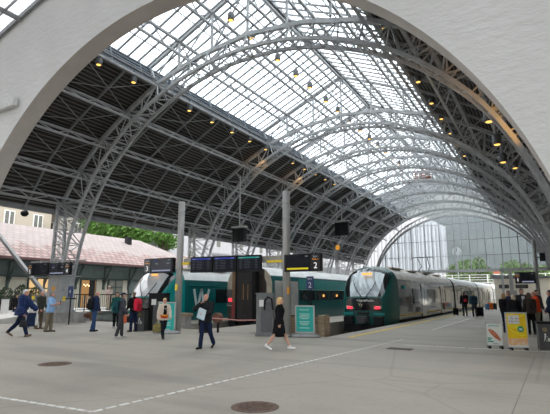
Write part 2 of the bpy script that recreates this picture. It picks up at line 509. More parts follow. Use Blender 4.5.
# linear lamp fixed to the wall, left
t = thing('wall_lamp', 'pale grey linear lamp box fixed to the white plaster wall left of the arch', 'lamp', (-21.9, 11.5, 10.55))
b = MB(); b.box((0, -.18, 0), (2.1, .2, .42)); b.build('housing', mat('pale_lamp_housing', (.62, .62, .61), .5), t)
b = MB(); b.box((-.6, -.04, 0), (.1, .1, .2)); b.box((.7, -.04, 0), (.1, .1, .2)); b.build('bracket', GALV, t)

# ================================================================ TRAIN SHED ROOF
Y0, Y1 = 12.32, 74.3
TY = [17.75, 30.2, 36.5, 42.8, 49.1, 55.4, 61.7, 68.0]
LOWH = [(0, 13.6), (1.8, 13.5), (3.3, 13.2), (4.8, 12.72), (6.6, 11.9), (8.1, 10.95), (9.5, 9.7), (10.6, 8.45), (11.5, 6.95), (12.3, 5.1), (12.75, 3.3), (13.05, 1.6), (13.15, .6)]
TOPH = [(0, 14.65), (3.2, 14.3), (6.2, 13.45), (8.6, 12.2), (10.8, 10.8), (12.6, 9.1), (14.0, 7.25)]
def half_sample(tab, n, key):
    """n+1 points at equal arc length"""
    pts = [V((x, 0, z)) for x, z in tab]; ls = [0]
    for p, q in zip(pts, pts[1:]): ls.append(ls[-1] + (q - p).length)
    out = []
    for i in range(n + 1):
        t = ls[-1] * i / n; k = 0
        while k < len(ls) - 2 and ls[k + 1] < t: k += 1
        f = (t - ls[k]) / (ls[k + 1] - ls[k]); 
        if key == 'smooth':
            p0 = pts[k - 1] if k > 0 else V((-pts[1].x, 0, pts[1].z)); p3 = pts[k + 2] if k + 2 < len(pts) else pts[k + 1] * 2 - pts[k]
            p1, p2 = pts[k], pts[k + 1]
            q = .5 * ((2 * p1) + (p2 - p0) * f + (2 * p0 - 5 * p1 + 4 * p2 - p3) * f * f + (3 * p1 - p0 - 3 * p2 + p3) * f ** 3)
        else: q = pts[k].lerp(pts[k + 1], f)
        out.append(q)
    return out
def mirror(h): return [V((-p.x, p.y, p.z)) for p in reversed(h[1:])] + h
def build_truss(root):
    low = mirror(half_sample(LOWH, 30, 'smooth'))
    for nm, y in (('lower_chord', -.45), ('lower_chord', .45)):
        b = MB(); b.path([p + V((0, y, 0)) for p in low], .16, .14); b.build(nm, STEEL, root)
    top = mirror([V((x, 0, z)) for x, z in TOPH])
    b = MB(); b.path(top, .22, .18); b.build('upper_chord', STEEL, root)
    # lacing between the two lower chords
    b = MB()
    for i in range(len(low) - 1):
        p, q = low[i], low[i + 1]
        s = 1 if i % 2 else -1
        b.bar(p + V((0, -.45 * s, 0)), q + V((0, .45 * s, 0)), .045, .045)
        b.bar(p + V((0, -.45, 0)), p + V((0, .45, 0)), .05, .05)
    b.build('lacing', STEEL, root)
    # web between lower chords and upper chord
    b = MB()
    n = 13
    tl = mirror(half_sample(TOPH, n, 'lin'))
    lo = half_sample(LOWH, 60, 'smooth'); lo = [p for p in lo if p.z > 5.6]
    lo = mirror(lo)
    prev = None
    for i, p in enumerate(tl):
        tgt = min(lo, key=lambda q: (q - p).length)
        for y in (-.45, .45): b.bar(p, tgt + V((0, y, 0)), .07, .06)
        if prev is not None:
            for y in (-.45, .45):
                if i <= n: b.bar(tl[i - 1] if i % 2 else p, (tgt if i % 2 else prev) + V((0, y, 0)), .06, .05)
                else: b.bar(p if i % 2 else tl[i - 1], (prev if i % 2 else tgt) + V((0, y, 0)), .06, .05)
        prev = tgt
    b.build('web_bracing', STEEL, root)
    # posts under the skylight
    b = MB()
    for x in (-4.6, -2.3, 0, 2.3, 4.6):
        zt = 17.6 - .449 * abs(x); zb = 14.65 - .11 * abs(x)
        b.bar((x, 0, zb), (x, 0, zt), .11, .11)
    for s in (-1, 1):
        for x0, x1 in ((6.3, 4.6), (4.6, 2.3), (2.3, 0)):
            b.bar((s * x0, 0, 14.6 - .11 * x0), (s * x1, 0, 17.5 - .449 * x1), .07, .06)
        b.bar((s * 6.85, 0, 14.62), (0, 0, 17.7), .16, .18, up=(0, 1, 0))
        b.bar((s * 6.3, 0, 13.4), (s * 6.85, 0, 14.7), .14, .14)
    b.build('skylight_post', STEEL, root)
    # outer lattice columns and plated foot
    for s in (-1, 1):
        b = MB()
        for y in (-.45, .45):
            b.bar((s * 14.0, y * .6, 7.3), (s * 13.85, y, .6), .17, .15)
            b.bar((s * 14.0, y * .6, 7.2), (s * 11.9, y, 6.1), .11, .1)
            zz = [7.0, 6.2, 5.4, 4.6, 3.8, 3.2]
            for z0, z1 in zip(zz, zz[1:]):
                xi = 12.95 - .13 * max(0, z0 - 3) ** 1.2
                xj = 12.95 - .13 * max(0, z1 - 3) ** 1.2
                b.bar((s * 13.9, y, z0), (s * xj, y, z1), .06, .05)
                b.bar((s * 13.9, y, z1), (s * xj, y, z1), .06, .05)
        for z in (6.4, 5.6, 4.8, 4.0, 3.4):
            b.bar((s * 13.9, -.45, z), (s * 13.9, .45, z - .5), .05, .05)
            b.bar((s * 13.9, -.45, z), (s * 13.9, .45, z), .05, .05)
        b.build('side_column', STEEL, root)
        b = MB()
        b.prism([(s * 12.75, -.5, .55), (s * 13.8, -.5, .55), (s * 13.75, -.5, 3.5), (s * 12.85, -.5, 3.1)], (0, 1.0, 0))
        b.box((s * 13.4, 0, .62), (1.35, 1.3, .14)); b.build('plated_foot', STEEL, root)
ORD = ['nearest', 'second', 'third', 'fourth', 'fifth', 'sixth', 'seventh', 'eighth']
t0 = thing('roof_truss', 'x', 'roof truss', (XC, TY[0], 0), 0, 'steel arch trusses of the train shed')
build_truss(t0)
for i, y in enumerate(TY):
    t = t0 if i == 0 else copy_tree(t0)
    t.location = (XC, y, 0)
    t['label'] = ('nearest grey steel arch truss, the widest, just behind the white arched wall' if i == 0 else
                  ORD[i] + ' grey steel arch truss spanning the hall, counted from the white arched wall')
# concrete bases the feet stand on
t0 = None
for k, y in enumerate(TY):
    for s in (-1, 1):
        b = MB(); b.box((XC + s * 13.4, y, .275), (1.6, 1.4, .55), taper=.97)
        tag(b.build('pillar_base', CONC), kind='structure')

# dark boarded roof, both sides
ceil = empty('ceiling'); tag(ceil, kind='structure')
SL = [(14.6, 6.75), (14.0, 7.38), (12.65, 9.25), (10.85, 10.98), (8.62, 12.36), (6.55, 13.5)]
for s in (-1, 1):
    b = MB(); vs = []; arc = [0]
    for p, q in zip(SL, SL[1:]): arc.append(arc[-1] + math.hypot(p[0] - q[0], p[1] - q[1]))
    for y in (Y0 - .02, Y1):
        for x, z in SL: vs.append((XC + s * x, y, z))
    n = len(SL)
    fs = [(i, i + 1, n + i + 1, n + i) for i in range(n - 1)]
    vs2 = [(x, y, z + .16) for x, y, z in vs]
    b._add(vs + vs2, fs + [tuple(2 * n + i for i in f) for f in fs] + [(0, n, 3 * n, 2 * n), (n - 1, 2 * n - 1, 4 * n - 1, 3 * n - 1), tuple(range(n)) + tuple(range(3 * n - 1, 2 * n - 1, -1)), tuple(range(n, 2 * n)) + tuple(range(4 * n - 1, 3 * n - 1, -1))])
    me = b.mesh('roof_boards', PLANKS)
    tab = {}
    for (x, z), a in zip(SL, arc): tab[(round(x, 3), round(z, 3))] = a
    def uvf(co):
        x = abs(co.x - XC); k = min(range(n), key=lambda i: abs(SL[i][0] - x)); return (arc[k], co.y)
    uvset(me, uvf)
    link_mesh('roof_boards', me, ceil)
# rafters every 2.1 m
rb = MB()
for s in (-1, 1):
    rb.path([(s * x, 0, z - .09) for x, z in SL], .14, .10, up=(0, 1, 0))
rme = rb.mesh('rafter', STEELD)
y = 13.55
while y < Y1 - .5:
    if min(abs(y - q) for q in TY) > .6:
        o = link_mesh('rafter', rme, ceil); o.location = (XC, y, 0)
    y += 2.1
# eave beams
for s in (-1, 1):
    b = MB(); b.box((XC + s * 14.55, (Y0 + Y1) / 2, 6.72), (.16, Y1 - Y0, .3)); b.build('eave_beam', STEELD, ceil)
    b = MB()
    for k in range(6): b.bar((XC + s * (6.55 + .06 * k), Y0, 13.52 + k * .2), (XC + s * (6.55 + .06 * k), Y1, 13.52 + k * .2), .2, .07)
    for k in range(30): b.bar((XC + s * 6.5, Y0 + .4 + k * 2.1, 13.5), (XC + s * 6.85, Y0 + .4 + k * 2.1, 14.7), .08, .08)
    b.build('louvre_band', LOUV, ceil)
    b = MB(); b.box((XC + s * 7.05, (Y0 + Y1) / 2, 14.1), (.04, Y1 - Y0, 1.25)); b.build('louvre_backing', STEELD, ceil)

# glazed skylight slopes
for s, nm in ((-1, 'window_2'), (1, 'window_3')):
    wn = empty(nm); tag(wn, kind='structure')
    E, T = V((XC + s * 7.0, 0, 14.72)), V((XC, 0, 17.86))
    b = MB(); b.prism([E + V((0, Y0, 0)), T + V((0, Y0, 0)), T + V((0, Y1, 0)), E + V((0, Y1, 0))], (0, 0, .015)); b.build('glass_pane', GLASSR, wn)
    b = MB(); y = Y0 + .3
    while y < Y1:
        b.bar(E + V((0, y, -.04)), T + V((0, y, -.04)), .105, .08); y += .72
    b.build('glazing_bars', STEELD, wn)
    b = MB()
    for f in (0.17, .5, .83): 
        p = E.lerp(T, f); b.bar(p + V((0, Y0, .03)), p + V((0, Y1, .03)), .05, .05)
    b.build('cover_strips', STEELD, wn)
rd = MB(); rd.box((XC, (Y0 + Y1) / 2, 17.8), (.35, Y1 - Y0, .22)); tag(rd.build('trim_ridge', STEELD), kind='structure')

# purlin girders, one continuous girder per line
def purlin(off, z, nx, nz_, depth, label, wide=.16, per=2.1, mstar=False):
    """upper chord at (off,z); lower chord a depth along (nx,nz_)"""
    t = empty('purlin_girder', (XC, 0, 0), 0, ceil); t['label'] = label
    b = MB(); b.bar((off, Y0 + .02, z), (off, Y1, z), wide, .12); b.build('upper_chord', STEEL, t)
    lo = (off + nx * depth, z + nz_ * depth)
    b = MB(); b.bar((lo[0], Y0 + .02, lo[1]), (lo[0], Y1, lo[1]), .13, .11); b.build('lower_chord', STEEL, t)
    b = MB(); y = Y0 + 1.2; k = 0
    while y + per / 2 < Y1:
        b.bar((off, y, z), (lo[0], y + per / 2, lo[1]), .055, .05); b.bar((lo[0], y + per / 2, lo[1]), (off, y + per, z), .055, .05)
        y += per
    b.build('web', STEEL, t)
    return t
NAMES = {-1: 'left', 1: 'right'}
LV = ['lowest', 'second lowest', 'third lowest', 'highest']
for s in (-1, 1):
    for k, (x, z) in enumerate([(13.95, 7.2), (12.6, 9.1), (10.8, 10.8), (8.6, 12.18)]):
        nx, nzv = -s * .62, -.62 if k else .35
        purlin(s * x, z, nx, nzv, .8, f'{LV[k]} grey purlin girder under the dark boards on the {NAMES[s]} side of the hall')
    purlin(s * 6.45, 13.5, -s * .3, -.2, .9, f'grey purlin girder along the foot of the skylight on the {NAMES[s]} side', .2)
    purlin(s * 4.6, 15.6, 0, -1, .75, f'outer skylight girder below the glass on the {NAMES[s]} slope')
    purlin(s * 2.3, 16.6, 0, -1, .75, f'inner skylight girder below the glass on the {NAMES[s]} slope')
purlin(0, 17.55, 0, -1, .9, 'ridge girder along the top of the skylight')
# thin bracing rods in the near bay and the others
def rods(y0, y1, label):
    for s in (-1, 1):
        b = MB()
        pts = [(13.95, 7.2), (12.6, 9.1), (10.8, 10.8), (8.6, 12.18), (6.45, 13.5)]
        for (xa, za), (xb, zb) in zip(pts, pts[1:]):
            ym = (y0 + y1) / 2
            hub = (s * ((xa + xb) / 2 - .5), ym, (za + zb) / 2 - .5)
            for (x, z) in ((xa, za), (xb, zb)):
                for yy in (y0, y1): b.bar(hub, (s * x, yy, z), .034, .034)
        o = b.build('bracing_rods', STEELD, ceil); o.location = (XC, 0, 0)
rods(12.4, 17.75, 'between the white wall and the nearest truss')
rods(17.75, 24.0, 'just beyond the nearest truss')
rods(24.0, 30.2, 'just before the second truss')

# ---------------- far gable: arch rib, mullions, glass
gw = empty('wall_far'); tag(gw, kind='structure')
GY = 74.3
lowg = mirror(half_sample(LOWH, 30, 'smooth'))
def gz(x):
    """height of the arch at offset x"""
    x = abs(x); z = .6
    for (a, za), (c, zc_) in zip(LOWH, LOWH[1:]):
        if a <= x <= c: return za + (zc_ - za) * (x - a) / (c - a)
    return 0
b = MB(); b.path([p + V((XC, GY, 0)) for p in lowg], .28, .3); b.path([p * 1.0 + V((XC, GY, .75)) for p in lowg if p.z > 5], .2, .25)
for i in range(6, len(lowg) - 6): b.bar(lowg[i] + V((XC, GY, 0)), lowg[i + 1] + V((XC, GY, .75)), .08, .08)
b.build('arch_rib', STEEL, gw)
b = MB()
BZ = 5.1
b.box((XC, GY, BZ), (26, .3, .42))
for k in range(-11, 12):
    x = k * 1.08 + .1
    b.box((XC + x, GY, (BZ + gz(x)) / 2), (.16 if k % 2 == 0 else .07, .16, gz(x) - BZ))
for z in (7.35, 9.75, 12.3):
    xm = max([x * .1 for x in range(0, 131) if gz(x * .1) > z] or [0]); b.box((XC, GY, z), (2 * xm, .1, .10))
for x in (-12.6, -6.4, 6.3, 12.6): b.box((XC + x, GY, BZ / 2), (.3, .3, BZ))
b.build('mullions', STEEL, gw)
b = MB(); b.prism([(XC + p.x, GY + .02, p.z) for p in lowg if p.z > BZ], (0, .012, 0)); b.build('glass_pane', GLASSG, gw)
# side screens of the hall below the eaves
PALE = mat('pale_screen_boards', (.50, .50, .50), .7, 0, .12, 3)
b = MB()
for k in range(100):
    y = 36 + k * .38
    b.box((-28.2, y, 3.0), (.1, .2 if k % 3 else .3, 5.2))
b.box((-28.2, 55, 5.5), (.2, 39, .25)); b.box((-28.2, 55, .7), (.2, 39, .4))
tag(b.build('wall_left', PALE), kind='structure')
b = MB(); b.box((2.6, 43.5, 3.4), (.3, 62, 6.8))
tag(b.build('wall_right', mat('cream_side_wall', (.62, .60, .56), .85, 0, .08, 1)), kind='structure')
# ================================================================ TRAINS
GREEN = mat('deep_green_train_paint', (.003, .095, .082), .28, 0, .1, 2, spec=.4, coat=.2)
TEAL = mat('teal_train_paint', (.004, .24, .225), .3, 0, .1, 2, spec=.35, coat=.12)
DGREEN = mat('dark_teal_train_paint', (.004, .092, .092), .3, 0, .1, 2, spec=.35, coat=.12)
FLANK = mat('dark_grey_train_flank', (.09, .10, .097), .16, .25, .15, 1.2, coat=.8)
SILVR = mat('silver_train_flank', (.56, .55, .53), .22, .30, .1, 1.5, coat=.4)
ROOFB = mat('dusty_beige_train_roof', (.82, .79, .73), .55, 0, .15, 1.2)
ROOFW = mat('pale_train_roof', (.86, .86, .84), .5, 0, .08, 1.5)
WINDSC = mat('pale_reflection_painted_windscreen', (.42, .48, .51), .06, .1, .1, 1.2, coat=1.0)  # pale base colour stands in for the reflected sky
WINDSL = mat('white_reflection_painted_windscreen', (.62, .64, .65), .08, .0, .06, 1.0, coat=1.0)  # white sky reflection put into the base colour
BLKGL = mat('black_train_glass', (.015, .018, .02), .05, .0, .2, 2, coat=1.0)
WINGL = mat('smoky_train_window', (.05, .055, .055), .06, .0, .3, 1.5, coat=1.0)
REDL = emit('red_tail_light', (1, .03, .05), 2.2)
AMBER = emit('amber_display', (1, .45, .12), 1.3)
CS = [(1.40, -.50), (1.50, -.2), (1.58, .2), (1.60, .7), (1.60, 1.4), (1.58, 1.9), (1.56, 2.25), (1.52, 2.5), (1.44, 2.72), (1.30, 2.92), (1.10, 3.07), (.85, 3.18), (.55, 3.25), (.25, 3.29), (0, 3.3)]
RING = CS + [(-x, z) for x, z in reversed(CS[:-1])]
def ring(y, wf=1, hf=1, z0=1.3, lo=1.0):
    out = []
    for x, z in RING:
        zz = z0 + (z - z0) * hf if z > z0 else (z * lo if z < 0 else z)
        out.append((x * wf, y, zz))
    return out
NOSE = [(0, .70, .06), (.06, .76, .10), (.20, .84, .24), (.36, .89, .40), (.54, .925, .55), (.74, .95, .70), (.96, .97, .83), (1.2, .982, .92), (1.5, .993, .975), (1.9, 1, 1)]
def shell(parent, stations, mats, rz_=2.5):
    """loft of cross-sections split into separate part meshes. mats: dict part -> material"""
    rings = [ring(y, wf, hf) for y, wf, hf in stations]
    n = len(RING); groups = {}
    def put(k, q):
        groups.setdefault(k, MB())._add(q, [tuple(range(len(q)))])
    for i in range(len(rings) - 1):
        nose = stations[i + 1][0] < 1.25 and stations[0][2] < .9
        for k in range(n):
            q = [rings[i][k], rings[i][(k + 1) % n], rings[i + 1][(k + 1) % n], rings[i + 1][k]]
            c = sum((V(p) for p in q), V()) / 4
            top = max(z for z in (RING[k][1], RING[(k + 1) % n][1]))
            if nose and min(RING[k][1], RING[(k + 1) % n][1]) > 2.45 and stations[i][0] >= .05:
                kx = max(abs(RING[k][0]), abs(RING[(k + 1) % n][0])); put('windscreen' if kx < 1.12 and stations[i + 1][0] < 1.0 else 'nose_mask' if kx < 1.46 else 'nose_shell', q)
            elif stations[0][2] < .9 and stations[i + 1][0] <= 2.0: put('nose_shell', q)
            elif min(RING[k][1], RING[(k + 1) % n][1]) >= rz_: put('roof', q)
            elif c.z < -.1 or abs(c.x) < .3 and c.z < .3: put('underframe', q)
            else: put('side_panel', q)
    if stations[0][2] < .9: put('nose_shell', list(reversed(rings[0])))
    else: put('end_wall', list(reversed(rings[0])))
    put('rear_wall', rings[-1])
    for k, g in groups.items():
        o = g.build(k, mats[k], parent)
        bm = bmesh.new(); bm.from_mesh(o.data); bmesh.ops.remove_doubles(bm, verts=bm.verts, dist=.001)
        bmesh.ops.recalc_face_normals(bm, faces=bm.faces)
        ctr = V((0, (stations[0][0] + stations[-1][0]) / 2, 1.2))
        fl = [f for f in bm.faces if f.normal.dot(f.calc_center_median() - V((0, min(max(f.calc_center_median().y, stations[0][0] + 1.5), stations[-1][0] - .5), 1.2))) < 0]
        if len(fl) > len(bm.faces) / 2: bmesh.ops.reverse_faces(bm, faces=bm.faces)
        bm.to_mesh(o.data); bm.free()
        for p in o.data.polygons: p.use_smooth = k in ('nose_shell', 'windscreen', 'roof', 'nose_mask', 'side_panel')
        try: o.data.set_sharp_from_angle(angle=.7)
        except Exception: pass
def side_box(parent, name, sx, y0, y1, z0, z1, m, off=.012):
    b = MB(); x = sx * (1.60 + off / 2 - .01)
    b.box((x, (y0 + y1) / 2, (z0 + z1) / 2), (off + .02, y1 - y0, z1 - z0)); return b.build(name, m, parent)
def bogie(parent, y):
    b = MB()
    for dy in (-1.1, 1.1):
        for s in (-.72, .72):
            b.tube([(s - .06, y + dy, -.42), (s + .06, y + dy, -.42)], .40, 16)
    for s in (-1.05, 1.05): b.box((s, y, -.40), (.16, 3.0, .26))
    b.build('bogie', BLACK, parent)
def pantograph(parent, y):
    b = MB()
    b.box((0, y, 3.42), (1.3, 1.6, .08))
    for s in (-.45, .45): b.bar((s, y - .5, 3.45), (s * .8, y + .7, 4.05), .06)
    for s in (-.36, .36): b.bar((s, y + .7, 4.05), (s * 1.2, y - .35, 4.72), .05)
    b.box((0, y - .35, 4.76), (1.7, .28, .07)); b.bar((-.85, y - .35, 4.76), (-1.05, y - .35, 4.6), .05); b.bar((.85, y - .35, 4.76), (1.05, y - .35, 4.6), .05)
    b.build('pantograph', DKGREY, parent)
def joint(parent, y):
    b = MB()
    for k in range(5):
        b.loft([[(x * .93, y + k * .16, z * .97) for x, _, z in ring(0)], [(x * .93, y + k * .16 + .1, z * .97) for x, _, z in ring(0)]])
    b.build('gangway_bellows', RUBBER, parent)
def nose_details(t, big_lights=True):
    # lower front: mask, lights, beam, bumpers, coupler
    b = MB()
    b.prism([(-1.06, -.03, .70), (1.06, -.03, .70), (1.10, -.03, .98), (1.02, -.03, 1.40), (-1.02, -.03, 1.40), (-1.10, -.03, .98)], (0, .06, 0)); b.build('front_mask', BLKGL, t)
    for s in (-1, 1):
        b = MB(); b.prism([(s * .58, -.05, .78), (s * 1.08, -.05, .80), (s * 1.12, -.05, .98), (s * .70, -.05, .93)], (0, .04, 0)); b.build('headlight', mat('clear_lamp_glass', (.55, .55, .55), .1, .2) if s < 0 else bpy.data.materials['clear_lamp_glass'], t)
        b = MB(); b.box((s * .86, -.06, .86), (.30, .03, .13)); b.build('tail_light', REDL, t)
        b = MB(); b.box((s * .92, -.10, .16), (.56, .26, .40)); b.build('bumper', BLACK, t)
        b = MB(); b.box((s * .95, -.05, .52), (.64, .12, .12)); b.build('beam', TEAL, t)
    b = MB(); b.box((0, -.10, .55), (.66, .24, .10)); b.build('coupler_cover', BLACK, t)
    b = MB(); b.box((0, -.20, .22), (.62, .44, .36)); b.box((0, -.42, .16), (.4, .14, .26)); b.build('coupler', DKGREY, t)
    b = MB(); b.prism([(-1.3, -.06, -.50), (1.3, -.06, -.50), (1.25, -.06, -.06), (-1.25, -.06, -.06)], (0, .5, 0)); b.build('snow_plough', BLACK, t)
def wipers(t):
    for pts in ([(-.1, -.03, 1.42), (-.55, .22, 1.95), (-.80, .42, 2.35), (-.70, .56, 2.62)], [(.12, -.03, 1.42), (.48, .2, 1.95), (.66, .38, 2.3)]):
        b = MB(); b.tube(pts, .022, 6); b.build('wiper', BLACK, t)

# --- right-hand train, tail towards the hall
t = thing('train', 'dark green train with red tail lights beside the yellow platform line', 'train', (-9.33, 25.85, 0))
t.scale = (.96, 1, 1)
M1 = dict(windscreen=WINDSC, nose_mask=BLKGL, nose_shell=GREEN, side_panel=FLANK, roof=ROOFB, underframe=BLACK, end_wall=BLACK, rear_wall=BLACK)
shell(t, NOSE + [(20.1, 1, 1)], M1)
nose_details(t); wipers(t)
b = MB(); b.box((.05, .62, 2.80), (.62, .05, .13)); o = b.build('destination_display', AMBER, t)
b = MB(); rr = random.Random(2); u = -.42
while u < .62:
    wd = rr.uniform(.05, .12); b.box((u + wd / 2, -.034, 1.25 + rr.uniform(-.02, .02)), (wd, .012, rr.uniform(.07, .15))); u += wd + .025
b.build('faded_marking', SILVER, t)
text('lettering', 'Vy', .26, (-.18, -.07, 1.03), FACE_CAM, t, mat('pale_yellow_lettering', (.75, .68, .42), .5), .004)
def flirt_side(t, y0, y1, first):
    y = y0 + (3.4 if first else 1.2); k = 0
    side_box(t, 'skirt_stripe', 1, y0 + .4, y1 - .3, .32, .40, bpy.data.materials['worn_yellow_line'], .014)
    while y + 2 < y1 - .5:
        if k % 3 == 1:
            d = side_box(t, 'door', 1, y, y + 1.4, .12, 2.28, BLKGL, .02)
            side_box(d, 'door_window', 1, y + .12, y + .62, .9, 2.05, WINGL, .034); side_box(d, 'door_window', 1, y + .78, y + 1.28, .9, 2.05, WINGL, .034)
            y += 2.0
        else:
            side_box(t, 'window', 1, y, y + 1.9, 1.0, 1.98, BLKGL, .02); y += 2.3
        k += 1
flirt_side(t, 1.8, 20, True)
b = MB(); b.box((1.62, 3.0, 2.05), (.16, .12, .22)); b.build('side_camera', TEAL, t)
for i in range(4):
    b = MB(); b.box((0.62, 3.6 + i * 4.1, 3.22), (1.0, 2.4, .08)); b.build('roof_hatch', mat('rusty_roof_panel', (.60, .54, .46), .7, 0, .25, 2) if i == 0 else bpy.data.materials['rusty_roof_panel'], t)
bogie(t, 3.6); pantograph(t, 15.5)
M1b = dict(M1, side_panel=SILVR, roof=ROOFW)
def car(t, y0, y1, mats, rz_=2.5):
    shell(t, [(y0, 1, 1), (y0 + .05, 1, 1), (y1, 1, 1)], mats, rz_)
joint(t, 20.1)
car(t, 20.9, 37.0, M1b); flirt_side(t, 20.9, 37.0, False); bogie(t, 20.4); bogie(t, 37.3)
joint(t, 37.0)
car(t, 37.8, 54.5, M1b); flirt_side(t, 37.8, 54.5, False); bogie(t, 54.5)
joint(t, 54.5)
car(t, 55.3, 72, M1b); flirt_side(t, 55.3, 72, False)

# --- left train with the wide pale windscreen
t = thing('train', 'teal train with a wide white windscreen and large pale letters on its flank', 'train', (-21.2, 20.35, 0))
M2 = dict(windscreen=WINDSL, nose_mask=BLKGL, nose_shell=TEAL, side_panel=DGREEN, roof=ROOFW, underframe=BLACK, end_wall=BLACK, rear_wall=BLACK)
shell(t, NOSE + [(19.5, 1, 1)], M2)
nose_details(t); wipers(t)
b = MB(); b.box((.2, .62, 2.80), (.5, .05, .12)); b.build('destination_display', AMBER, t)
LG = mat('pale_grey_lettering', (.46, .52, .52), .5, 0, .12, 3)
for pl in ([(0, 1.95), (.30, .78), (.40, .78), (.74, 1.95)], [(.74, 1.95), (1.02, .95)], [(1.52, 1.95), (1.10, .72), (.92, .55)]):
    b = MB()
    for (u0, v0), (u1, v1) in zip(pl, pl[1:]): b.bar((1.615, 2.72 + u0, v0), (1.615, 2.72 + u1, v1), .016, .20, up=(0, 1, 0))
    b.build('lettering', LG, t)
side_box(t, 'window', 1, 5.0, 7.6, 1.05, 1.95, BLKGL, .02)
side_box(t, 'window', 1, 8.2, 11.6, 1.05, 1.95, BLKGL, .02)
side_box(t, 'door', 1, 12.2, 13.6, .12, 2.28, BLKGL, .02)
side_box(t, 'cantrail', 1, 2.2, 19, 2.15, 2.19, TEAL, .03)
b = MB()
for i in range(5): b.box((.6, 3 + 3 * i, 3.24), (1.2, 1.7, .1))
b.build('roof_hatch', ROOFB, t)
bogie(t, 3.6)
joint(t, 19.5); car(t, 20.3, 38, M2); joint(t, 38); car(t, 38.8, 56, M2)

# --- older coach, plain end towards us
t = thing('passenger_coach', 'green and silver passenger coach with a dark gangway door in its flat end', 'coach', (-15.72, 23.6, 0))
M3 = dict(side_panel=DGREEN, roof=ROOFW, underframe=BLACK, rear_wall=BLACK, end_wall=mat('dark_brown_end_wall', (.035, .025, .02), .6, 0, .3, 3))
car(t, 0, 25.6, M3, 2.7)
CREAM = mat('dirty_cream_end_frame', (.42, .37, .29), .6, 0, .2, 3)
for s in (-1, 1):
    b = MB(); b.prism([(s * 1.60, -.05, .9), (s * 1.60, -.05, 2.3), (s * 1.45, -.05, 2.75), (s * 1.12, -.05, 3.08), (s * 1.12, -.05, 2.6), (s * 1.26, -.05, 2.3), (s * 1.26, -.05, .9)], (0, .1, 0))
    b.build('end_frame', CREAM, t)
b = MB(); b.prism([(-1.62, -.07, .95), (-1.0, -.07, .95), (-1.0, -.07, 1.9), (-1.62, -.07, 1.9)], (0, .05, 0)); b.build('end_window_band', BLKGL, t)
b = MB(); b.box((-1.33, -.10, 1.28), (.20, .06, .20)); b.build('tail_light', REDL, t)
b = MB(); b.box((-1.05, -.06, 2.1), (.26, .12, 1.9)); b.build('corner_pillar', mat('rust_brown_pillar', (.22, .12, .06), .7, 0, .25, 4), t)
b = MB(); b.box((-1.05, -.08, .66), (.28, .12, .95)); b.build('red_jumper_panel', mat('dark_red_panel', (.28, .03, .03), .5, 0, .2, 4), t)
b = MB(); b.box((-.02, -.22, 1.55), (1.45, .42, 2.9)); b.build('gangway', RUBBER, t)
b = MB(); b.box((-.02, -.44, 1.55), (1.05, .05, 2.75)); 
for i in range(5): b.box((-.42 + i * .2, -.47, 1.5), (.03, .03, 2.3))
g = b.build('gangway_door', mat('dark_brown_gangway_door', (.018, .014, .013), .55, 0, .3, 4), t)
b = MB(); b.box((-.1, -.48, 1.75), (.05, .03, .9)); b.box((.22, -.48, 1.75), (.03, .03, .9)); b.build('handle_bar', mat('brass', (.35, .2, .06), .5, .4), g)
for s in (-.85, .85):
    b = MB(); b.tube([(s, -.1, -.1), (s, -.5, -.1)], .1, 12); b.tube([(s, -.5, -.1), (s, -.56, -.1)], .22, 16); b.build('buffer', BLACK, t)
b = MB(); b.box((0, -.2, -.1), (.3, .4, .3)); b.tube([(.3, -.3, .2), (.32, -.4, -.3), (.1, -.4, -.5)], .04, 8); b.build('coupling', BLACK, t)
b = MB(); b.box((.95, -.08, .9), (.5, .14, .4)); b.build('socket_box', DKGREY, t)
side_box(t, 'silver_door_bay', 1, .35, 3.3, .25, 2.42, SILVR, .016)
d = side_box(t, 'door', 1, 1.2, 2.3, .1, 2.3, mat('grey_coach_door', (.16, .165, .165), .4), .03)
side_box(d, 'door_window', 1, 1.4, 2.1, 1.2, 1.9, BLKGL, .04)
b = MB(); b.box((1.60, 1.75, 2.08), (.06, .8, .34)); b.build('door_number_panel', BLKGL, t)
side_box(t, 'upper_band', 1, 3.4, 25.5, 1.92, 2.58, TEAL, .016)
side_box(t, 'pale_line', 1, 3.4, 25.5, 1.90, 1.925, mat('pale_green_line', (.35, .5, .47), .5), .02)
for i in range(9):
    wd = side_box(t, 'window', 1, 3.6 + i * 2.4, 5.85 + i * 2.4, 1.22, 1.88, BLKGL, .022)
    if i in (1, 2): 
        b = MB(); b.box((1.625, 4.8 + i * 2.4, 1.52), (.02, .28, .16)); b.build('reading_lamp', AMBER, wd)
    b = MB(); b.box((1.622, 4.1 + i * 2.4, 1.45), (.02, .35, .4)); b.build('seat_back', WINGL, wd)
bogie(t, 3.2); bogie(t, 22.5)
# continuing coach
joint(t, 25.6); M3b = dict(M3); car(t, 26.4, 51, M3b, 2.7)
side_box(t, 'upper_band', 1, 26.6, 50.5, 1.92, 2.58, TEAL, .016)
for i in range(9): side_box(t, 'window', 1, 28 + i * 2.4, 30.2 + i * 2.4, 1.22, 1.88, BLKGL, .022)

# ================================================================ TRACK END AND PLATFORM FURNITURE
# red-brown buffer at the left track end
t = thing('track_buffer', 'rust-brown round track buffer sticking out beside the concrete truss base', 'buffer', (-23.15, 18.2, 0))
BRN = mat('rust_brown_iron', (.16, .075, .05), .7, .2, .25, 8)
b = MB(); b.tube([(-.5, -.35, .42), (.0, .0, .42)], .11, 14); b.build('stem', BRN, t)
b = MB(); b.tube([(.0, 0, .42), (.05, .04, .42)], .28, 22); b.tube([(-.16, -.11, .42), (.0, 0, .42)], .18, 18); b.build('disc', BRN, t)
b = MB(); b.box((-.5, -.38, .27), (.5, .5, .54)); b.build('block', CONC, t)

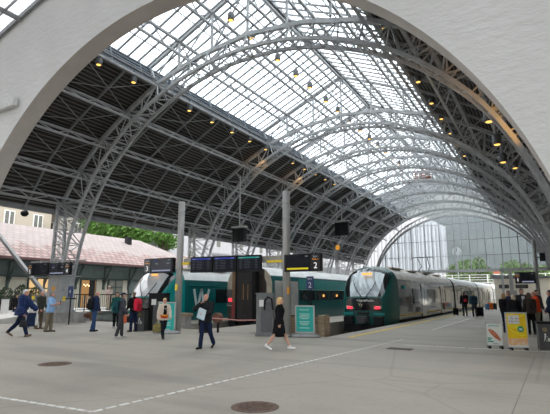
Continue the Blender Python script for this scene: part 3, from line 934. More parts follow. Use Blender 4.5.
# two lamp-post columns and the beam carrying the monitors
POST = mat('grey_steel_post', (.33, .325, .31), .4, .2, .12, 4, stretch=(1, 1, .3))
def pole(x, y, h, r, label, lean=0):
    t = thing('steel_post', label, 'post', (x, y, 0))
    b = MB(); b.smooth = True; b.lathe([(r, 0), (r, h), (.01, h + .02)], n=24); b.build('shaft', POST, t)
    b = MB()
    for z in (.05, h - .5, h - 1.1): b.lathe([(r + .012, z), (r + .012, z + .05)], n=24)
    b.build('collar', GALV, t)
    return t
p1 = pole(-13.8, 15.24, 5.66, .145, 'tall grey steel post left of the three monitors')
b = MB(); b.box((0, -.15, 1.9), (.12, .04, .26)); b.build('yellow_sticker', YEL, p1)
p2 = pole(-8.87, 15.93, 5.72, .15, 'tall grey steel post beside the platform 2 board')
b = MB(); b.box((.13, -.08, 1.75), (.05, .12, .26)); b.build('yellow_sticker', mat('orange_sticker', (.8, .35, .03), .5), p2)
rt = .69 / 4.93; rz = math.atan(rt)
def onb(x): return 15.24 + (x + 13.8) * rt
t = thing('sign_gantry', 'horizontal grey beam between the two tall posts, carrying the monitors', 'beam', (-11.33, onb(-11.33) + .05, 3.0), rz)
b = MB(); b.box((0, .1, 0), (4.7, .12, .26)); b.build('bar', POST, t)
b = MB(); b.box((-2.25, -.02, -.08), (.45, .1, .10)); b.build('yellow_strip', YEL, t)
b = MB(); b.box((2.0, -.02, -.10), (.75, .1, .09)); b.build('yellow_strip', YEL, t)
BLUE = emit('blue_header', (.06, .10, .55), .5); TEALS = emit('teal_header', (.05, .40, .36), .5); LETW = emit('pale_screen_text', (.75, .8, .9), .35)
ORNG = emit('orange_screen_text', (1, .38, .05), .8); WHT = emit('white_screen_text', (1, 1, 1), .8)
for i, (x, hd, lb) in enumerate([(-12.59, BLUE, 'left monitor of three on the beam, with a blue header'), (-11.49, BLUE, 'middle monitor of three on the beam, with a blue header'), (-10.39, TEALS, 'right monitor of three on the beam, with a teal header')]):
    t = thing('monitor', lb, 'monitor', (x, onb(x) - .12, 2.84), rz, 'departure monitors on the beam')
    b = MB(); b.box((0, 0, 0), (1.05, .16, .66)); b.build('housing', BLACK, t)
    b = MB(); b.box((0, -.085, 0), (.95, .01, .54)); sc = b.build('screen', SCREEN, t)
    b = MB(); b.box((0, -.092, .23), (.95, .006, .06)); b.build('header', hd, sc)
    b = MB()
    for k in range(6):
        b.box((-.36, -.092, .14 - k * .065), (.12, .004, .018)); b.box((-.1 + .02 * (k % 3), -.092, .14 - k * .065), (.28, .004, .014)); b.box((.34, -.092, .14 - k * .065), (.1, .004, .014))
    b.build('text_rows', mat('dim_screen_text', (.10, .11, .14), .5) if i == 0 else bpy.data.materials['dim_screen_text'], sc)
    text('lettering', 'Avgang', .055, (-.34, -.097, .23), FACE_CAM, sc, LETW); text('lettering', '12:41', .05, (.38, -.097, .23), FACE_CAM, sc, LETW)
    b = MB(); b.box((0, .16, .16), (.3, .26, .12)); b.build('bracket', GALV, t)

def board(label, x0, x1, y, z0, z1, num, side, rz=0, rows=True, bar=None, group=None, dest=None):
    """departure board; number panel on one side"""
    w, h = x1 - x0, z1 - z0
    t = thing('departure_board', label, 'departure board', ((x0 + x1) / 2, y, (z0 + z1) / 2), rz, group)
    b = MB(); b.box((0, 0, 0), (w, .18, h)); b.build('housing', BLACK, t)
    pw = min(.42, w * .27); sx = -1 if side == 'L' else 1
    cx = -sx * pw / 2 * .9; sw = w - pw - .12
    b = MB(); b.box((cx, -.095, 0), (sw, .01, h - .1)); sc = b.build('screen', SCREEN, t)
    px = sx * (w / 2 - pw / 2)
    b = MB(); b.box((px, -.094, 0), (pw - .03, .008, h - .06)); b.build('number_panel', mat('board_black', (.008, .008, .009), .3) if 'board_black' not in bpy.data.materials else bpy.data.materials['board_black'], t)
    if num:
        text('lettering', num, h * .48, (px, -.10, -h * .20), FACE_CAM, t, WHT)
        text('lettering', 'Spor', h * .16, (px, -.10, h * .33), FACE_CAM, t, LETW)
        text('lettering', 'Plattform', h * .105, (px, -.10, h * .17), FACE_CAM, t, ORNG)
    text('lettering', '12:41', h * .10, (cx + sw * .38, -.102, h * .36), FACE_CAM, sc, LETW)
    if dest:
        text('lettering', dest[0], h * .13, (cx - sw * .28, -.102, h * .34), FACE_CAM, sc, bpy.data.materials['blue_header']); text('lettering', dest[1], h * .13, (cx - sw * .22, -.102, h * .13), FACE_CAM, sc, LETW)
        text('lettering', dest[2], h * .13, (cx + sw * .34, -.102, h * .13), FACE_CAM, sc, LETW)
    if bar:
        b = MB(); b.box((cx, -.102, -h * .34), (sw * .9, .006, h * .10)); b.build('message_bar', bar, sc)
    return t
LBAR = emit('pale_blue_bar', (.5, .55, .75), .45)
YBAR = emit('yellow_bar', (.75, .62, .03), .7)
board('black platform 5 departure board hanging left of the nearest truss foot', -27.25, -25.3, 16.75, 2.72, 3.45, '5', 'L')
board('black platform 4 departure board hanging before the nearest truss foot', -25.2, -23.3, 16.75, 2.70, 3.40, '4', 'R', bar=LBAR, dest=('L4', 'Arna', '12:58'))
b = MB(); b.bar((-27.3, 16.85, 3.55), (-22.8, 17.3, 3.52), .08); b.bar((-27.3, 16.85, 2.62), (-23.0, 17.2, 2.62), .05)
for x in (-26.3, -24.2): b.bar((x, 16.8, 3.4), (x, 16.85, 3.6), .06)
tag(b.build('sign_bracket', STEEL), 'thin steel bracket bars holding the platform 5 and 4 boards', 'bracket')
board('black platform 3 departure board with a pale bar above the white windscreen', -15.72, -13.98, 15.1, 2.53, 3.18, '3', 'L', bar=LBAR, dest=('R40', 'Voss', '13:11'))
b = MB(); b.bar((-15.4, 15.215, 2.95), (-13.8, 15.215, 2.95), .08); tag(b.build('sign_bracket', STEEL), 'short steel arm holding the platform 3 board', 'bracket')
board('black platform 2 departure board with a yellow bar on the right-hand tall post', -8.8, -7.25, 15.72, 2.46, 3.12, '2', 'R', bar=YBAR)
# right pole with board
p3 = pole(-.66, 33.4, 5.0, .115, 'dark steel post with a small box at its top, right-hand platform')
b = MB(); b.box((.42, -.05, 3.9), (.32, .3, .5)); b.bar((0, 0, 3.9), (.3, 0, 3.9), .06); b.bar((-.35, -.2, 2.7), (0, 0, 2.7), .07); b.build('loudspeaker_box', BLACK, p3)
board('black departure board on the far right post, above the waiting group', -1.86, -.72, 33.1, 2.28, 2.98, '1', 'L', bar=LBAR)
# blue number sign on a thin post
NAVY = mat('navy_sign', (.02, .045, .16), .4); 
t = thing('platform_sign', 'small navy platform 2 sign on a thin black post behind the teal poster', 'sign', (-9.85, 20, 0))
b = MB(); b.tube([(.06, 0, 0), (.06, 0, 2.45)], .035, 8); b.tube([(-.3, -.0, 1.6), (.0, 0, 1.05)], .03, 8); b.build('post', BLACK, t)
b = MB(); b.box((.03, -.05, 2.14), (.36, .05, .62)); pl = b.build('panel', NAVY, t)
text('lettering', '2', .36, (.03, -.08, 2.03), FACE_CAM, pl, WHITE); text('lettering', 'Spor', .13, (.03, -.08, 2.34), FACE_CAM, pl, WHITE)
t = thing('platform_sign', 'tall narrow navy platform 4 sign at the foot of the nearest truss', 'sign', (-22.75, 16.5, 0))
b = MB(); b.tube([(0, 0, 0), (0, 0, 1.9)], .035, 8); b.box((0, 0, 1.38), (.5, .3, .08)); b.build('post', BLACK, t)
b = MB(); b.box((0, -.05, 1.75), (.36, .06, .6)); pl = b.build('panel', NAVY, t)
text('lettering', '4', .3, (0, -.085, 1.75), FACE_CAM, pl, WHITE)
# stickers on the nearest truss foot
for k, (x, z, m, lb) in enumerate([(-25.42, 1.95, 'orange_sticker', 'small orange notice on the nearest truss foot'), (-24.35, 1.36, 'yellow_paint', 'small yellow warning notice on the nearest truss foot')]):
    b = MB(); b.box((x, 17.22, z), (.22, .03, .26)); tag(b.build('notice', bpy.data.materials[m]), lb, 'notice')
t = thing('notice_box', 'grey control box with a yellow label behind the man in the light blue shirt', 'box', (-26.1, 16.6, 0))
b = MB(); b.box((0, 0, .78), (.5, .3, 1.56)); b.build('cabinet', MIDGREY, t)
b = MB(); b.box((0, -.16, 1.42), (.26, .02, .2)); b.build('yellow_label', YEL, t)

# teal information posters on stands
TEALP = mat('teal_poster', (.02, .42, .37), .5, 0, .06, 3)
def info_stand(label, x, y, w, z0, z1, rz):
    t = thing('poster_stand', label, 'poster stand', (x, y, 0), rz)
    b = MB(); b.smooth = True; b.lathe([(.58, 0), (.62, .05), (.5, .11), (.1, .14)], n=32, sx=1, sy=.6); b.build('base', mat('grey_plastic_base', (.30, .31, .32), .5) if 'grey_plastic_base' not in bpy.data.materials else bpy.data.materials['grey_plastic_base'], t)
    b = MB()
    for s in (-1, 1): b.box((s * w / 2, 0, (z0 + z1) / 2), (.05, .06, z1 - z0))
    for z in (z0, z1): b.box((0, 0, z), (w + .05, .06, .05))
    b.box((0, 0, .13), (.3, .1, .12)); b.build('frame', SILVER, t)
    b = MB(); b.box((0, 0, (z0 + z1) / 2), (w - .03, .03, z1 - z0 - .03)); po = b.build('poster', TEALP, t)
    text('lettering', 'Velkommen', w * .11, (-.02, -.02, z1 - .14), FACE_CAM, po, WHITE)
    b = MB(); z = z1 - .30; k = 0
    while z > z0 + .16:
        ln = w * (.56, .50, .58, .44, .0, .54, .5, .38, .0)[k % 9]
        if ln: b.box((-w * .02, -.018, z), (ln, .004, .022))
        z -= .058; k += 1
    b.build('text_lines', mat('pale_print', (.55, .75, .70), .6) if 'pale_print' not in bpy.data.materials else bpy.data.materials['pale_print'], po)
info_stand('teal information poster on a grey stand beside the timber planter', -8.27, 16.3, .72, .17, 1.16, math.radians(14))
info_stand('teal information poster stand behind the woman in the cream jacket', -13.95, 14.75, .72, .12, 1.27, math.radians(20))

# grey cabinets, bins
def cabinet(label, x, y, w, d, h, m, rz, name='ticket_machine', ear=False):
    t = thing(name, label, 'cabinet', (x, y, 0), rz)
    b = MB(); b.box((0, 0, h / 2), (w, d, h)); b.box((0, 0, h + .02), (w + .06, d + .06, .05)); b.box((0, 0, .04), (w + .05, d + .05, .08)); b.build('body', m, t)
    b = MB(); b.box((-w * .18, -d / 2 - .01, h * .78), (w * .28, .012, .26)); b.build('white_notice', WHITE, t)
    b = MB(); b.box((w * .12, -d / 2 - .008, h * .45), (w * .66, .012, h * .7)); b.build('door', mat(name + '_door', (.10, .105, .11), .45), t)
    if ear:
        b = MB(); b.tube([(w * .0, -d / 2 - .05, h * .62), (w * .02, -d / 2 - .06, h * .84), (w * .2, -d / 2 - .06, h * .93), (w * .42, -d / 2 - .06, h * .88), (w * .5, -d / 2 - .04, h * .62)], .035, 8); b.build('hood', BLACK, t)
    return t
cabinet('tall grey ticket machine with a white notice, left of the blonde woman', -9.82, 15.95, .68, .5, 1.62, MIDGREY, math.radians(20), ear=True)
cabinet('tall black service cabinet behind the woman in the cream jacket', -15.55, 15.9, .8, .5, 1.62, BLACK, math.radians(20), name='service_cabinet')
def bin_(label, x, y, w, h, rz):
    t = thing('litter_bin', label, 'bin', (x, y, 0), rz)
    b = MB(); b.box((0, 0, h / 2), (w, w * .9, h), taper=1.0); b.box((0, 0, .03), (w * .92, w * .84, .06)); b.build('body', DKGREY, t)
    b = MB(); b.box((0, 0, h + .03), (w + .04, w * .9 + .04, .07)); b.build('lid', BLACK, t)
    b = MB(); b.tube([(0, -w * .45 - .03, h * .78), (0, -w * .45, h * .78)], w * .19, 20); b.build('ashtray', mat('bronze_ashtray', (.28, .22, .13), .4, .5) if 'bronze_ashtray' not in bpy.data.materials else bpy.data.materials['bronze_ashtray'], t)
    b = MB(); y0 = -w * .45 - .006
    b.ball((.0, y0, h * .60), (.028, .004, .028), 10, 6)
    b.bar((.0, y0, h * .565), (-.015, y0, h * .44), .035, .008); b.bar((-.015, y0, h * .44), (-.05, y0, h * .33), .03, .008); b.bar((-.015, y0, h * .44), (.03, y0, h * .33), .03, .008)
    b.bar((0, y0, h * .55), (.07, y0, h * .5), .022, .008); b.box((.085, y0, h * .40), (.06, .006, h * .12))
    b.build('litter_symbol', WHITE, t)
    return t
bin_('dark grey litter bin with a round ashtray beside the yellow fruit stand', -.29, 16.2, .34, .75, math.radians(12))
bin_('dark grey litter bin beside the traveller with the red backpack', -15.95, 15.25, .46, .93, math.radians(20))
# red extinguisher-like suitcase
t = thing('fire_extinguisher', 'red fire extinguisher standing between the litter bin and the black cabinet', 'extinguisher', (-16.55, 16.35, 0))
b = MB(); b.smooth = True; b.lathe([(.10, 0), (.115, .03), (.115, .5), (.09, .6), (.04, .66)], n=20); b.build('cylinder', mat('red_enamel', (.55, .02, .03), .35), t)
b = MB(); b.tube([(0, 0, .64), (0, 0, .74)], .03, 8); b.box((.04, 0, .76), (.16, .04, .05)); b.tube([(.06, 0, .7), (.13, 0, .5), (.12, 0, .2)], .014, 6); b.build('valve', BLACK, t)

# timber planters / track-end boxes
def planter(label, x0, x1, y, d, h, rz):
    t = thing('timber_planter', label, 'planter', ((x0 + x1) / 2, y, 0), rz); L = x1 - x0
    for k in range(3):
        b = MB(); b.box((0, 0, h * (k + .5) / 3), (L, d, h / 3 - .02)); b.build('plank_course', WOODM, t)
    for s in (-1, 1):
        b = MB(); b.box((s * (L / 2), -.02, h / 2 + .02), (.26, d + .08, h + .06)); b.build('corner_post', WOODM, t)
    b = MB(); b.box((0, 0, h + .01), (L - .2, d - .12, .02)); b.build('soil', mat('dark_soil', (.05, .04, .03), .95) if 'dark_soil' not in bpy.data.materials else bpy.data.materials['dark_soil'], t)
    return t
planter('weathered timber track-end box behind the teal poster', -9.45, -7.85, 17.05, .7, .74, math.radians(8))
t = thing('track_buffer', 'small brown round buffer beyond the timber track-end box', 'buffer', (-8.3, 17.6, 0))
b = MB(); b.tube([(0, -.3, .52), (0, .5, .52)], .09, 12); b.build('stem', BRN, t); b = MB(); b.tube([(0, .5, .52), (0, .56, .52)], .22, 20); b.build('disc', BRN, t)
t = thing('concrete_bench', 'grey concrete track-end block with timber capping, left of the man with papers', 'block', (-16.4, 17.95, 0), math.radians(4))
b = MB(); b.box((0, 0, .28), (1.6, .5, .56)); b.build('block', CONC, t)
b = MB(); b.box((0, 0, .62), (1.7, .6, .14)); b.build('timber_cap', WOODM, t)
t = thing('flower_bowl', 'round grey stone flower bowl with small plants on the concrete block', 'flower pot', (-16.75, 17.95, .69))
b = MB(); b.smooth = True; b.lathe([(.22, 0), (.36, .12), (.40, .26), (.38, .28), (.36, .24), (.02, .24)], n=24); b.build('bowl', CONC, t)
LEAF = mat('green_leaves', (.06, .16, .03), .7, 0, .4, 6); LEAF2 = mat('fresh_green_leaves', (.075, .17, .022), .7, 0, .35, 1.2)
def leaves(b, c, r, n, size, rnd):
    for i in range(n):
        while True:
            p = V((rnd.uniform(-1, 1), rnd.uniform(-1, 1), rnd.uniform(-1, 1)))
            if p.length < 1: break
        p = p.normalized() * (p.length ** .45)
        q = V((c[0] + p.x * r[0], c[1] + p.y * r[1], c[2] + p.z * r[2]))
        a = V((rnd.gauss(0, 1), rnd.gauss(0, 1), rnd.gauss(0, .6))).normalized(); u = a.orthogonal().normalized()
        s = size * rnd.uniform(.6, 1.3); w_ = a.cross(u)
        b._add([q - u * s, q + w_ * s * .55, q + u * s, q - w_ * s * .55], [(0, 1, 2, 3)])
b = MB(); leaves(b, (0, 0, .36), (.36, .36, .16), 160, .06, random.Random(3)); b.build('plants', LEAF, t, fix=False)
b = MB(); rr = random.Random(5)
for i in range(26): b.ball((rr.uniform(-.3, .3), rr.uniform(-.3, .3), .42 + rr.uniform(-.05, .1)), .03, 6, 4)
b.build('blossoms', mat('pink_blossom', (.6, .25, .3), .7), t)
# small dark litter box by the man with papers
t = thing('post_box', 'small black box on legs left of the man with papers', 'box', (-12.9, 15.9, 0), .1)
b = MB(); b.box((0, 0, .5), (.36, .3, .4)); b.build('body', BLACK, t)
for s in (-1, 1):
    b = MB(); b.box((s * .14, 0, .15), (.04, .26, .3)); b.build('leg', BLACK, t)
# barrier tape and its posts
t = thing('barrier_tape', 'pink barrier tape stretched low behind the man with papers', 'tape', (0, 0, 0))
b = MB(); b.bar((-12.75, 16.0, .62), (-11.2, 16.05, .56), .012, .04); b.bar((-11.2, 16.05, .56), (-9.98, 16.08, .60), .012, .04); b.build('strip', mat('pink_tape', (.62, .30, .26), .6), t)
t = thing('tape_reel', 'round brown reel on a short post holding the pink tape', 'reel', (-12.45, 16.3, 0))
b = MB(); b.tube([(0, 0, 0), (0, 0, .6)], .05, 10); b.build('post', BLACK, t); b = MB(); b.tube([(0, -.16, .62), (0, .1, .62)], .2, 20); b.build('drum', BRN, t)

# yellow fruit advert and white sausage advert
def a_stand(label, x, y, w, z0, z1, rz, m):
    t = thing('advert_stand', label, 'advert stand', (x, y, 0), rz)
    b = MB()
    for s in (-1, 1): b.box((s * w / 2, 0, (z0 + z1) / 2), (.035, .05, z1 - z0))
    for z in (z0, z1): b.box((0, 0, z), (w + .035, .05, .035))
    b.build('frame', SILVER, t)
    for s in (-1, 1):
        b = MB(); b.box((s * w * .36, 0, z0 / 2), (.05, .34, z0)); b.bar((s * w * .36, .05, z0), (s * w * .36, .3, .03), .03); b.build('foot', BLACK, t)
    b = MB(); b.box((0, 0, (z0 + z1) / 2), (w - .02, .03, z1 - z0 - .02)); po = b.build('poster', m, t)
    return t, po
t, po = a_stand('tall advert stand with a poster of yellow bananas and a white price panel', -.97, 15.75, .56, .07, 1.06, math.radians(16), mat('banana_yellow', (.95, .70, .01), .5, 0, .12, 5, col2=(.90, .58, .005)))
b = MB(); rr = random.Random(11)
for i in range(13):
    cx, cz, a = rr.uniform(-.17, .17), rr.uniform(.36, .98), rr.uniform(-.5, .5)
    pts = [(cx + math.cos(a) * (u - .5) * .26 - math.sin(a) * (.06 * (4 * (u - .5) ** 2)), -.018, cz + math.sin(a) * (u - .5) * .26 + .05 * 4 * (u - .5) ** 2) for u in (0, .25, .5, .75, 1)]
    pts = [(min(.245, max(-.245, x)), yy, min(1.03, max(.34, z))) for x, yy, z in pts]
    b.tube(pts, [.008, .016, .018, .016, .006], 6)
b.build('banana_print', mat('banana_shade_print', (.98, .80, .05), .6), po)
b = MB(); b.box((-.075, -.042, .87), (.30, .006, .24)); pn = b.build('price_panel', WHITE, po)
DKT = mat('dark_print', (.04, .04, .05), .6)
text('lettering', 'Frukt', .035, (-.13, -.048, .965), FACE_CAM, pn, DKT); text('lettering', '1 for 10,-', .072, (-.07, -.048, .90), FACE_CAM, pn, DKT); text('lettering', '2 for 15,-', .072, (-.07, -.048, .815), FACE_CAM, pn, DKT)
b = MB(); b.tube([(.095, -.046, .595), (.095, -.034, .595)], .085, 28); bd = b.build('round_badge', mat('green_badge', (.02, .32, .16), .5), po)
b = MB(); b.box((.095, -.049, .60), (.09, .004, .03)); b.box((.095, -.049, .57), (.06, .004, .014)); b.build('badge_mark', WHITE, bd)
b = MB(); b.box((0, -.02, .21), (.52, .012, .24)); st = b.build('lower_strip', mat('orange_pastry_print', (.85, .40, .12), .6, 0, .3, 9, col2=(.85, .70, .55)), po)
b = MB(); b.box((0, -.03, .11), (.52, .006, .05)); b.build('white_band', WHITE, po)
t, po = a_stand('smaller white advert stand with a red sausage poster, left of the banana advert', -1.60, 15.85, .47, .08, .75, math.radians(16), mat('white_poster', (.82, .87, .84), .5, 0, .03))
b = MB(); b.tube([(-.15, -.03, .56), (-.06, -.035, .47), (.04, -.035, .36), (.15, -.03, .24)], [.03, .062, .062, .025], 12); b.build('sausage_print', mat('red_sausage_print', (.55, .08, .04), .5, 0, .4, 20, col2=(.75, .35, .2)), po)
GRP = mat('green_print', (.03, .35, .25), .5)
text('lettering', 'KJEMPEGOD', .058, (0, -.02, .665), FACE_CAM, po, GRP); 
b = MB(); b.box((-.14, -.018, .30), (.12, .006, .035)); b.box((-.15, -.018, .25), (.10, .006, .03)); b.box((-.12, -.018, .20), (.16, .006, .03)); b.build('green_blocks', GRP, po)
text('lettering', 'Pølsefest', .04, (.02, -.02, .14), FACE_CAM, po, DKT)

# railing on the deck
t = thing('platform_railing', 'dark railing along the raised deck behind the waiting travellers', 'railing', (-25.1, 18.2, .55))
for k in range(16):
    b = MB(); b.bar((0, k * 1.0, 0), (0, k * 1.0, 1.05), .05); b.build('post', BLACK, t)
b = MB(); b.bar((0, 0, 1.05), (0, 15, 1.05), .06); b.bar((0, 0, .12), (0, 15, .12), .04); b.build('rail', BLACK, t)
b = MB()
for k in range(100): b.bar((0, .1 + k * .15, .12), (0, .1 + k * .15, 1.05), .018)
b.build('bars', BLACK, t)
t = thing('notice_board', 'black banner with white letters on the railing behind the green jacket', 'banner', (-25.07, 22.9, .55))
b = MB(); b.box((.05, 1.0, .56), (.04, 2.2, 1.12)); bn = b.build('panel', BLACK, t); text('lettering', 'DELI', .42, (.08, 1.0, .6), FACE_X, bn, WHITE)
t = thing('slat_fence', 'dark slatted fence along the station building at the far left', 'fence', (-31.6, 12.5, .0))
b = MB()
for k in range(52): b.box((0, .06 + k * .15, 1.02 ), (.04, .12, 1.0))
b.build('slats', BLACK, t)
for k in range(3):
    b = MB(); b.box((.02, k * 3.7 + .1, .8), (.1, .1, 1.55)); b.build('post', BLACK, t)
t = thing('white_bollard', 'white square bollard before the dark fence at the far left', 'bollard', (-29.2, 16.6, .42))
b = MB(); b.box((0, 0, .45), (.34, .3, .9)); b.build('shaft', WHITE, t); b = MB(); b.box((0, 0, .93), (.38, .34, .08)); b.build('cap', DKGREY, t)
for k, (x, y, h) in enumerate([(-31.0, 18.6, .55), (-30.9, 19.6, .4), (-31.0, 17.6, .35)]):
    t = thing('potted_shrub', ['tall dark potted shrub by the lit window', 'low potted shrub right of the tall one by the lit window', 'leftmost potted shrub by the fence'][k], 'potted plant', (x, y, .5), 0, 'potted shrubs by the building')
    b = MB(); b.lathe([(.2, 0), (.28, .45), (.25, .42), (.02, .42)], n=18); b.build('pot', DKGREY, t)
    b = MB(); b.tube([(0, 0, .4), (.03, 0, .9 + h * .5)], .03, 6); b.build('stem', WOODM, t)
    b = MB(); leaves(b, (0, 0, .95 + h * .5), (.42, .42, .35 + h * .35), 420, .07, random.Random(k)); b.build('foliage', mat('dark_shrub_leaves', (.03, .055, .025), .7) if k == 0 else bpy.data.materials['dark_shrub_leaves'], t, fix=False)

# diagonal brace at the left, thin lattice mast
b = MB(); b.bar((-34.2, 17.6, 6.76), (-25.45, 17.6, .68), .22, .2); tag(b.build('brace_strut', mat('strut_steel_darkened', (.11, .112, .115), .5, 0, .1, 3)), 'long diagonal grey steel strut leaning from the nearest truss foot to the upper left', 'strut')  # same steel as the trusses, coloured darker to offset bright outdoor light
t = thing('lattice_mast', 'thin pale lattice mast standing left of the nearest truss', 'mast', (-29.6, 20.2, .55))
b = MB()
for dx, dy in ((-.16, -.16), (.16, -.16), (.16, .16), (-.16, .16)): b.bar((dx, dy, 0), (dx, dy, 7.4), .035)
for k in range(18):
    z = k * .4
    b.bar((-.16, -.16, z), (.16, -.16, z + .4), .02); b.bar((.16, -.16, z), (.16, .16, z + .4), .02); b.bar((.16, .16, z), (-.16, .16, z + .4), .02)
b.build('lattice', GALV, t)
b = MB(); b.box((0, 0, .06), (.6, .6, .12)); b.build('base_plate', CONC, t)

# hanging loudspeaker boxes / floodlight in the hall
for x, y, z, lb in ((-20, 28.6, 6.05, 'dark hanging loudspeaker box under the roof left of the second tall post'), (-20, 49.1, 9.0, 'dark hanging loudspeaker box deep in the hall above the dark green train')):
    t = thing('hanging_speaker', lb, 'loudspeaker', (x, y, z))
    s = 1.0 if y < 40 else 1.5
    for dx in (-.28, .28):
        b = MB(); b.box((dx * s, 0, 0), (.5 * s, .4, 1.0 * s)); b.build('cabinet', BLACK, t)
    b = MB(); b.box((0, 0, .62 * s), (1.2 * s, .5, .1)); b.tube([(0, 0, .6 * s), (0, 0, 4.6)], .05, 8); b.build('hanger', GALV, t)
t = thing('floodlight', 'small black floodlight hanging below the eave left of the nearest truss', 'floodlight', (-27.1, 16.0, 6.45))
b = MB(); b.smooth = True; b.ball((0, 0, 0), (.26, .22, .2), 16, 10); b.build('housing', BLACK, t); b = MB(); b.tube([(0, 0, .12), (0.3, 0, .2), (.5, 0, .22)], .04, 8); b.build('arm', BLACK, t)
t = thing('signal_box', 'small orange signal box hanging among the left roof trusses deep in the hall', 'box', (-20.6, 49.1, 6.9))
b = MB(); b.box((0, 0, 0), (.36, .3, .5)); b.build('box', emit('amber_box', (1, .45, .06), .55), t); b = MB(); b.tube([(0, 0, .2), (0, 0, 5.6)], .03, 8); b.build('hanger', GALV, t)

t = thing('roof_cradle', 'rust-coloured maintenance cradle hanging under the roof arches deep in the hall', 'cradle', (-11.3, 52.2, 14.6))
RUST = mat('rust_red_steel', (.30, .12, .08), .7, 0, .25, 5)
b = MB(); b.box((0, 0, 0), (1.9, .9, .10)); b.build('floor_plate', RUST, t)
b = MB()
for s in (-.45, .45):
    for z in (.4, .75): b.bar((-.95, s, z), (.95, s, z), .07)
    for k in range(5): b.bar((-.95 + k * .475, s, 0), (-.95 + k * .475, s, .75), .05)
b.build('guard_rail', RUST, t)
for s in (-.8, .8):
    b = MB(); b.bar((s, 0, .05), (s, 0, 2.3), .05); b.build('hanger', STEELD, t)
# lamps
LAMPH = mat('lamp_housing', (.10, .105, .11), .45, .2); LENS = emit('amber_lamp_lens', (1, .58, .14), 1.6)
lamp0 = thing('pendant_lamp', 'x', 'lamp', (0, 0, 0), 0, 'pendant lamps')
b = MB(); b.smooth = True; b.lathe([(.16, -.06), (.17, 0), (.17, .26), (.12, .34), (.05, .38)], n=18); b.build('housing', LAMPH, lamp0)
b = MB(); b.ball((0, 0, -.05), (.125, .125, .05), 16, 6); b.build('lens', LENS, lamp0)
b = MB(); b.tube([(0, 0, .36), (0, 0, .75)], .03, 8); b.build('stem', LAMPH, lamp0)
rows = [('along the left foot of the skylight', -18.4, 12.95, [13.85 + 2.27 * k for k in range(14) if k not in (2,)]),
        ('in a row under the skylight ridge', XC + .05, 14.65, [16.24, 18.08, 20.75, 22.92, 24.82, 27.3, 29.39] + [31.7 + 2.27 * k for k in range(7)]),
        ('along the right foot of the skylight', -5.1, 12.95, [17.9, 23.9, 27.2, 30.1, 33.3, 36.4, 39.6, 42.7])]
first = True
for nm, x, z, ys in rows:
    for i, y in enumerate(ys):
        t = lamp0 if first else copy_tree(lamp0); first = False
        t.location = (x, y, z); t['group'] = 'pendant lamps ' + nm
        t['label'] = 'dark pendant lamp with glowing amber lens ' + nm
    b = MB(); b.bar((x, Y0 + .05, z + .80), (x, min(ys[-1] + 2, Y1), z + .80), .09); 
    tag(b.build('trim_lamp_rail_' + nm.split()[2 if 'row' not in nm else 1] , STEELD), kind='structure')
# lamps on the right roof
for i, (px, py, yy) in enumerate([(489, 120, 20.5), (497, 143, 23.5), (503, 161, 27.5), (515, 167, 33.0)]):
    r = Rv * (px - 275) - Uv * (py - 207) + Fv * F; k = yy / r.y
    t = copy_tree(lamp0); t.location = (r.x * k, yy, 1.6 + r.z * k); t.scale = (1.25,) * 3
    t['label'] = ['nearest', 'second', 'third', 'fourth'][i] + ' broad pendant lamp under the dark roof beside the right end of the arch'; t['group'] = 'pendant lamps under the right roof'
# warm uplight on the first truss, and on others on the left
def area(name, loc, tgt, size, en, col):
    d = bpy.data.lights.new(name, 'SPOT'); d.energy = en; d.color = col; d.spot_size = math.radians(70); d.spot_blend = .6; d.shadow_soft_size = .15
    o = bpy.data.objects.new(name, d); COL.objects.link(o); o.location = loc
    o.rotation_euler = (V(tgt) - V(loc)).to_track_quat('-Z', 'Y').to_euler(); return o
area('warm_uplight', (-.3, 15.0, 6.4), (-1.0, 17.5, 8.3), .3, 260, (1, .50, .12))
area('warm_uplight', (-18.2, 29.2, 11.6), (-19.2, 30.1, 11.9), .3, 45, (1, .50, .12))
area('warm_uplight', (-18.2, 35.5, 11.6), (-19.2, 36.4, 11.9), .3, 45, (1, .50, .12))
# clock on its post
t = thing('platform_clock', 'round white station clock on a slim post seen through the gable glass', 'clock', (-12.5, 79.0, 0))
b = MB(); b.tube([(0, 0, 0), (0, 0, 7.6)], .1, 10); b.build('post', GALV, t)
b = MB(); b.tube([(0, -.22, 8.4), (0, .22, 8.4)], .75, 32); b.build('case', GALV, t)
b = MB(); b.tube([(0, -.25, 8.4), (0, -.22, 8.4)], .70, 32); dl = b.build('dial', WHITE, t)
b = MB(); b.bar((0, -.27, 8.4), (-.38, -.27, 8.48), .12, .02); b.bar((0, -.27, 8.4), (.05, -.27, 8.95), .10, .02)
for k in range(12):
    a = k * PI / 6; b.bar((.52 * math.cos(a), -.265, 8.4 + .52 * math.sin(a)), (.64 * math.cos(a), -.265, 8.4 + .64 * math.sin(a)), .05, .015)
b.build('hands', BLACK, dl)
# far catenary post, gate beam with fence, low service building
t = thing('service_kiosk', 'low cream kiosk with two dark window bands at the far end of the platform', 'kiosk', (-4.56, 76.0, 0))
t.scale = (1.27, 1.27, 1.1)
CRW = mat('cream_kiosk_wall', (.86, .80, .69), .7, 0, .05, 2)
b = MB(); b.box((.85, 3, 1.75), (5.7, 6, 3.5)); b.build('wall', CRW, t)
b = MB(); b.prism([(-2.3, -.5, 3.5), (4.2, -.5, 3.5), (4.2, -.5, 3.75), (-1.2, -.5, 3.95), (-2.3, -.5, 4.15)], (0, 7, 0)); b.build('roof', MIDGREY, t)
for x, ww in ((-1.0, 1.05), (.82, 1.25)):
    b = MB(); b.box((x, -.03, 2.5), (ww, .08, .5)); b.build('window', BLKGL, t)
b = MB(); b.box((-.2, -.05, 1.0), (.9, .1, 2.0)); b.build('door', MIDGREY, t)
t = thing('catenary_post', 'pale steel post standing before the cream kiosk', 'post', (-3.62, 57, 0))
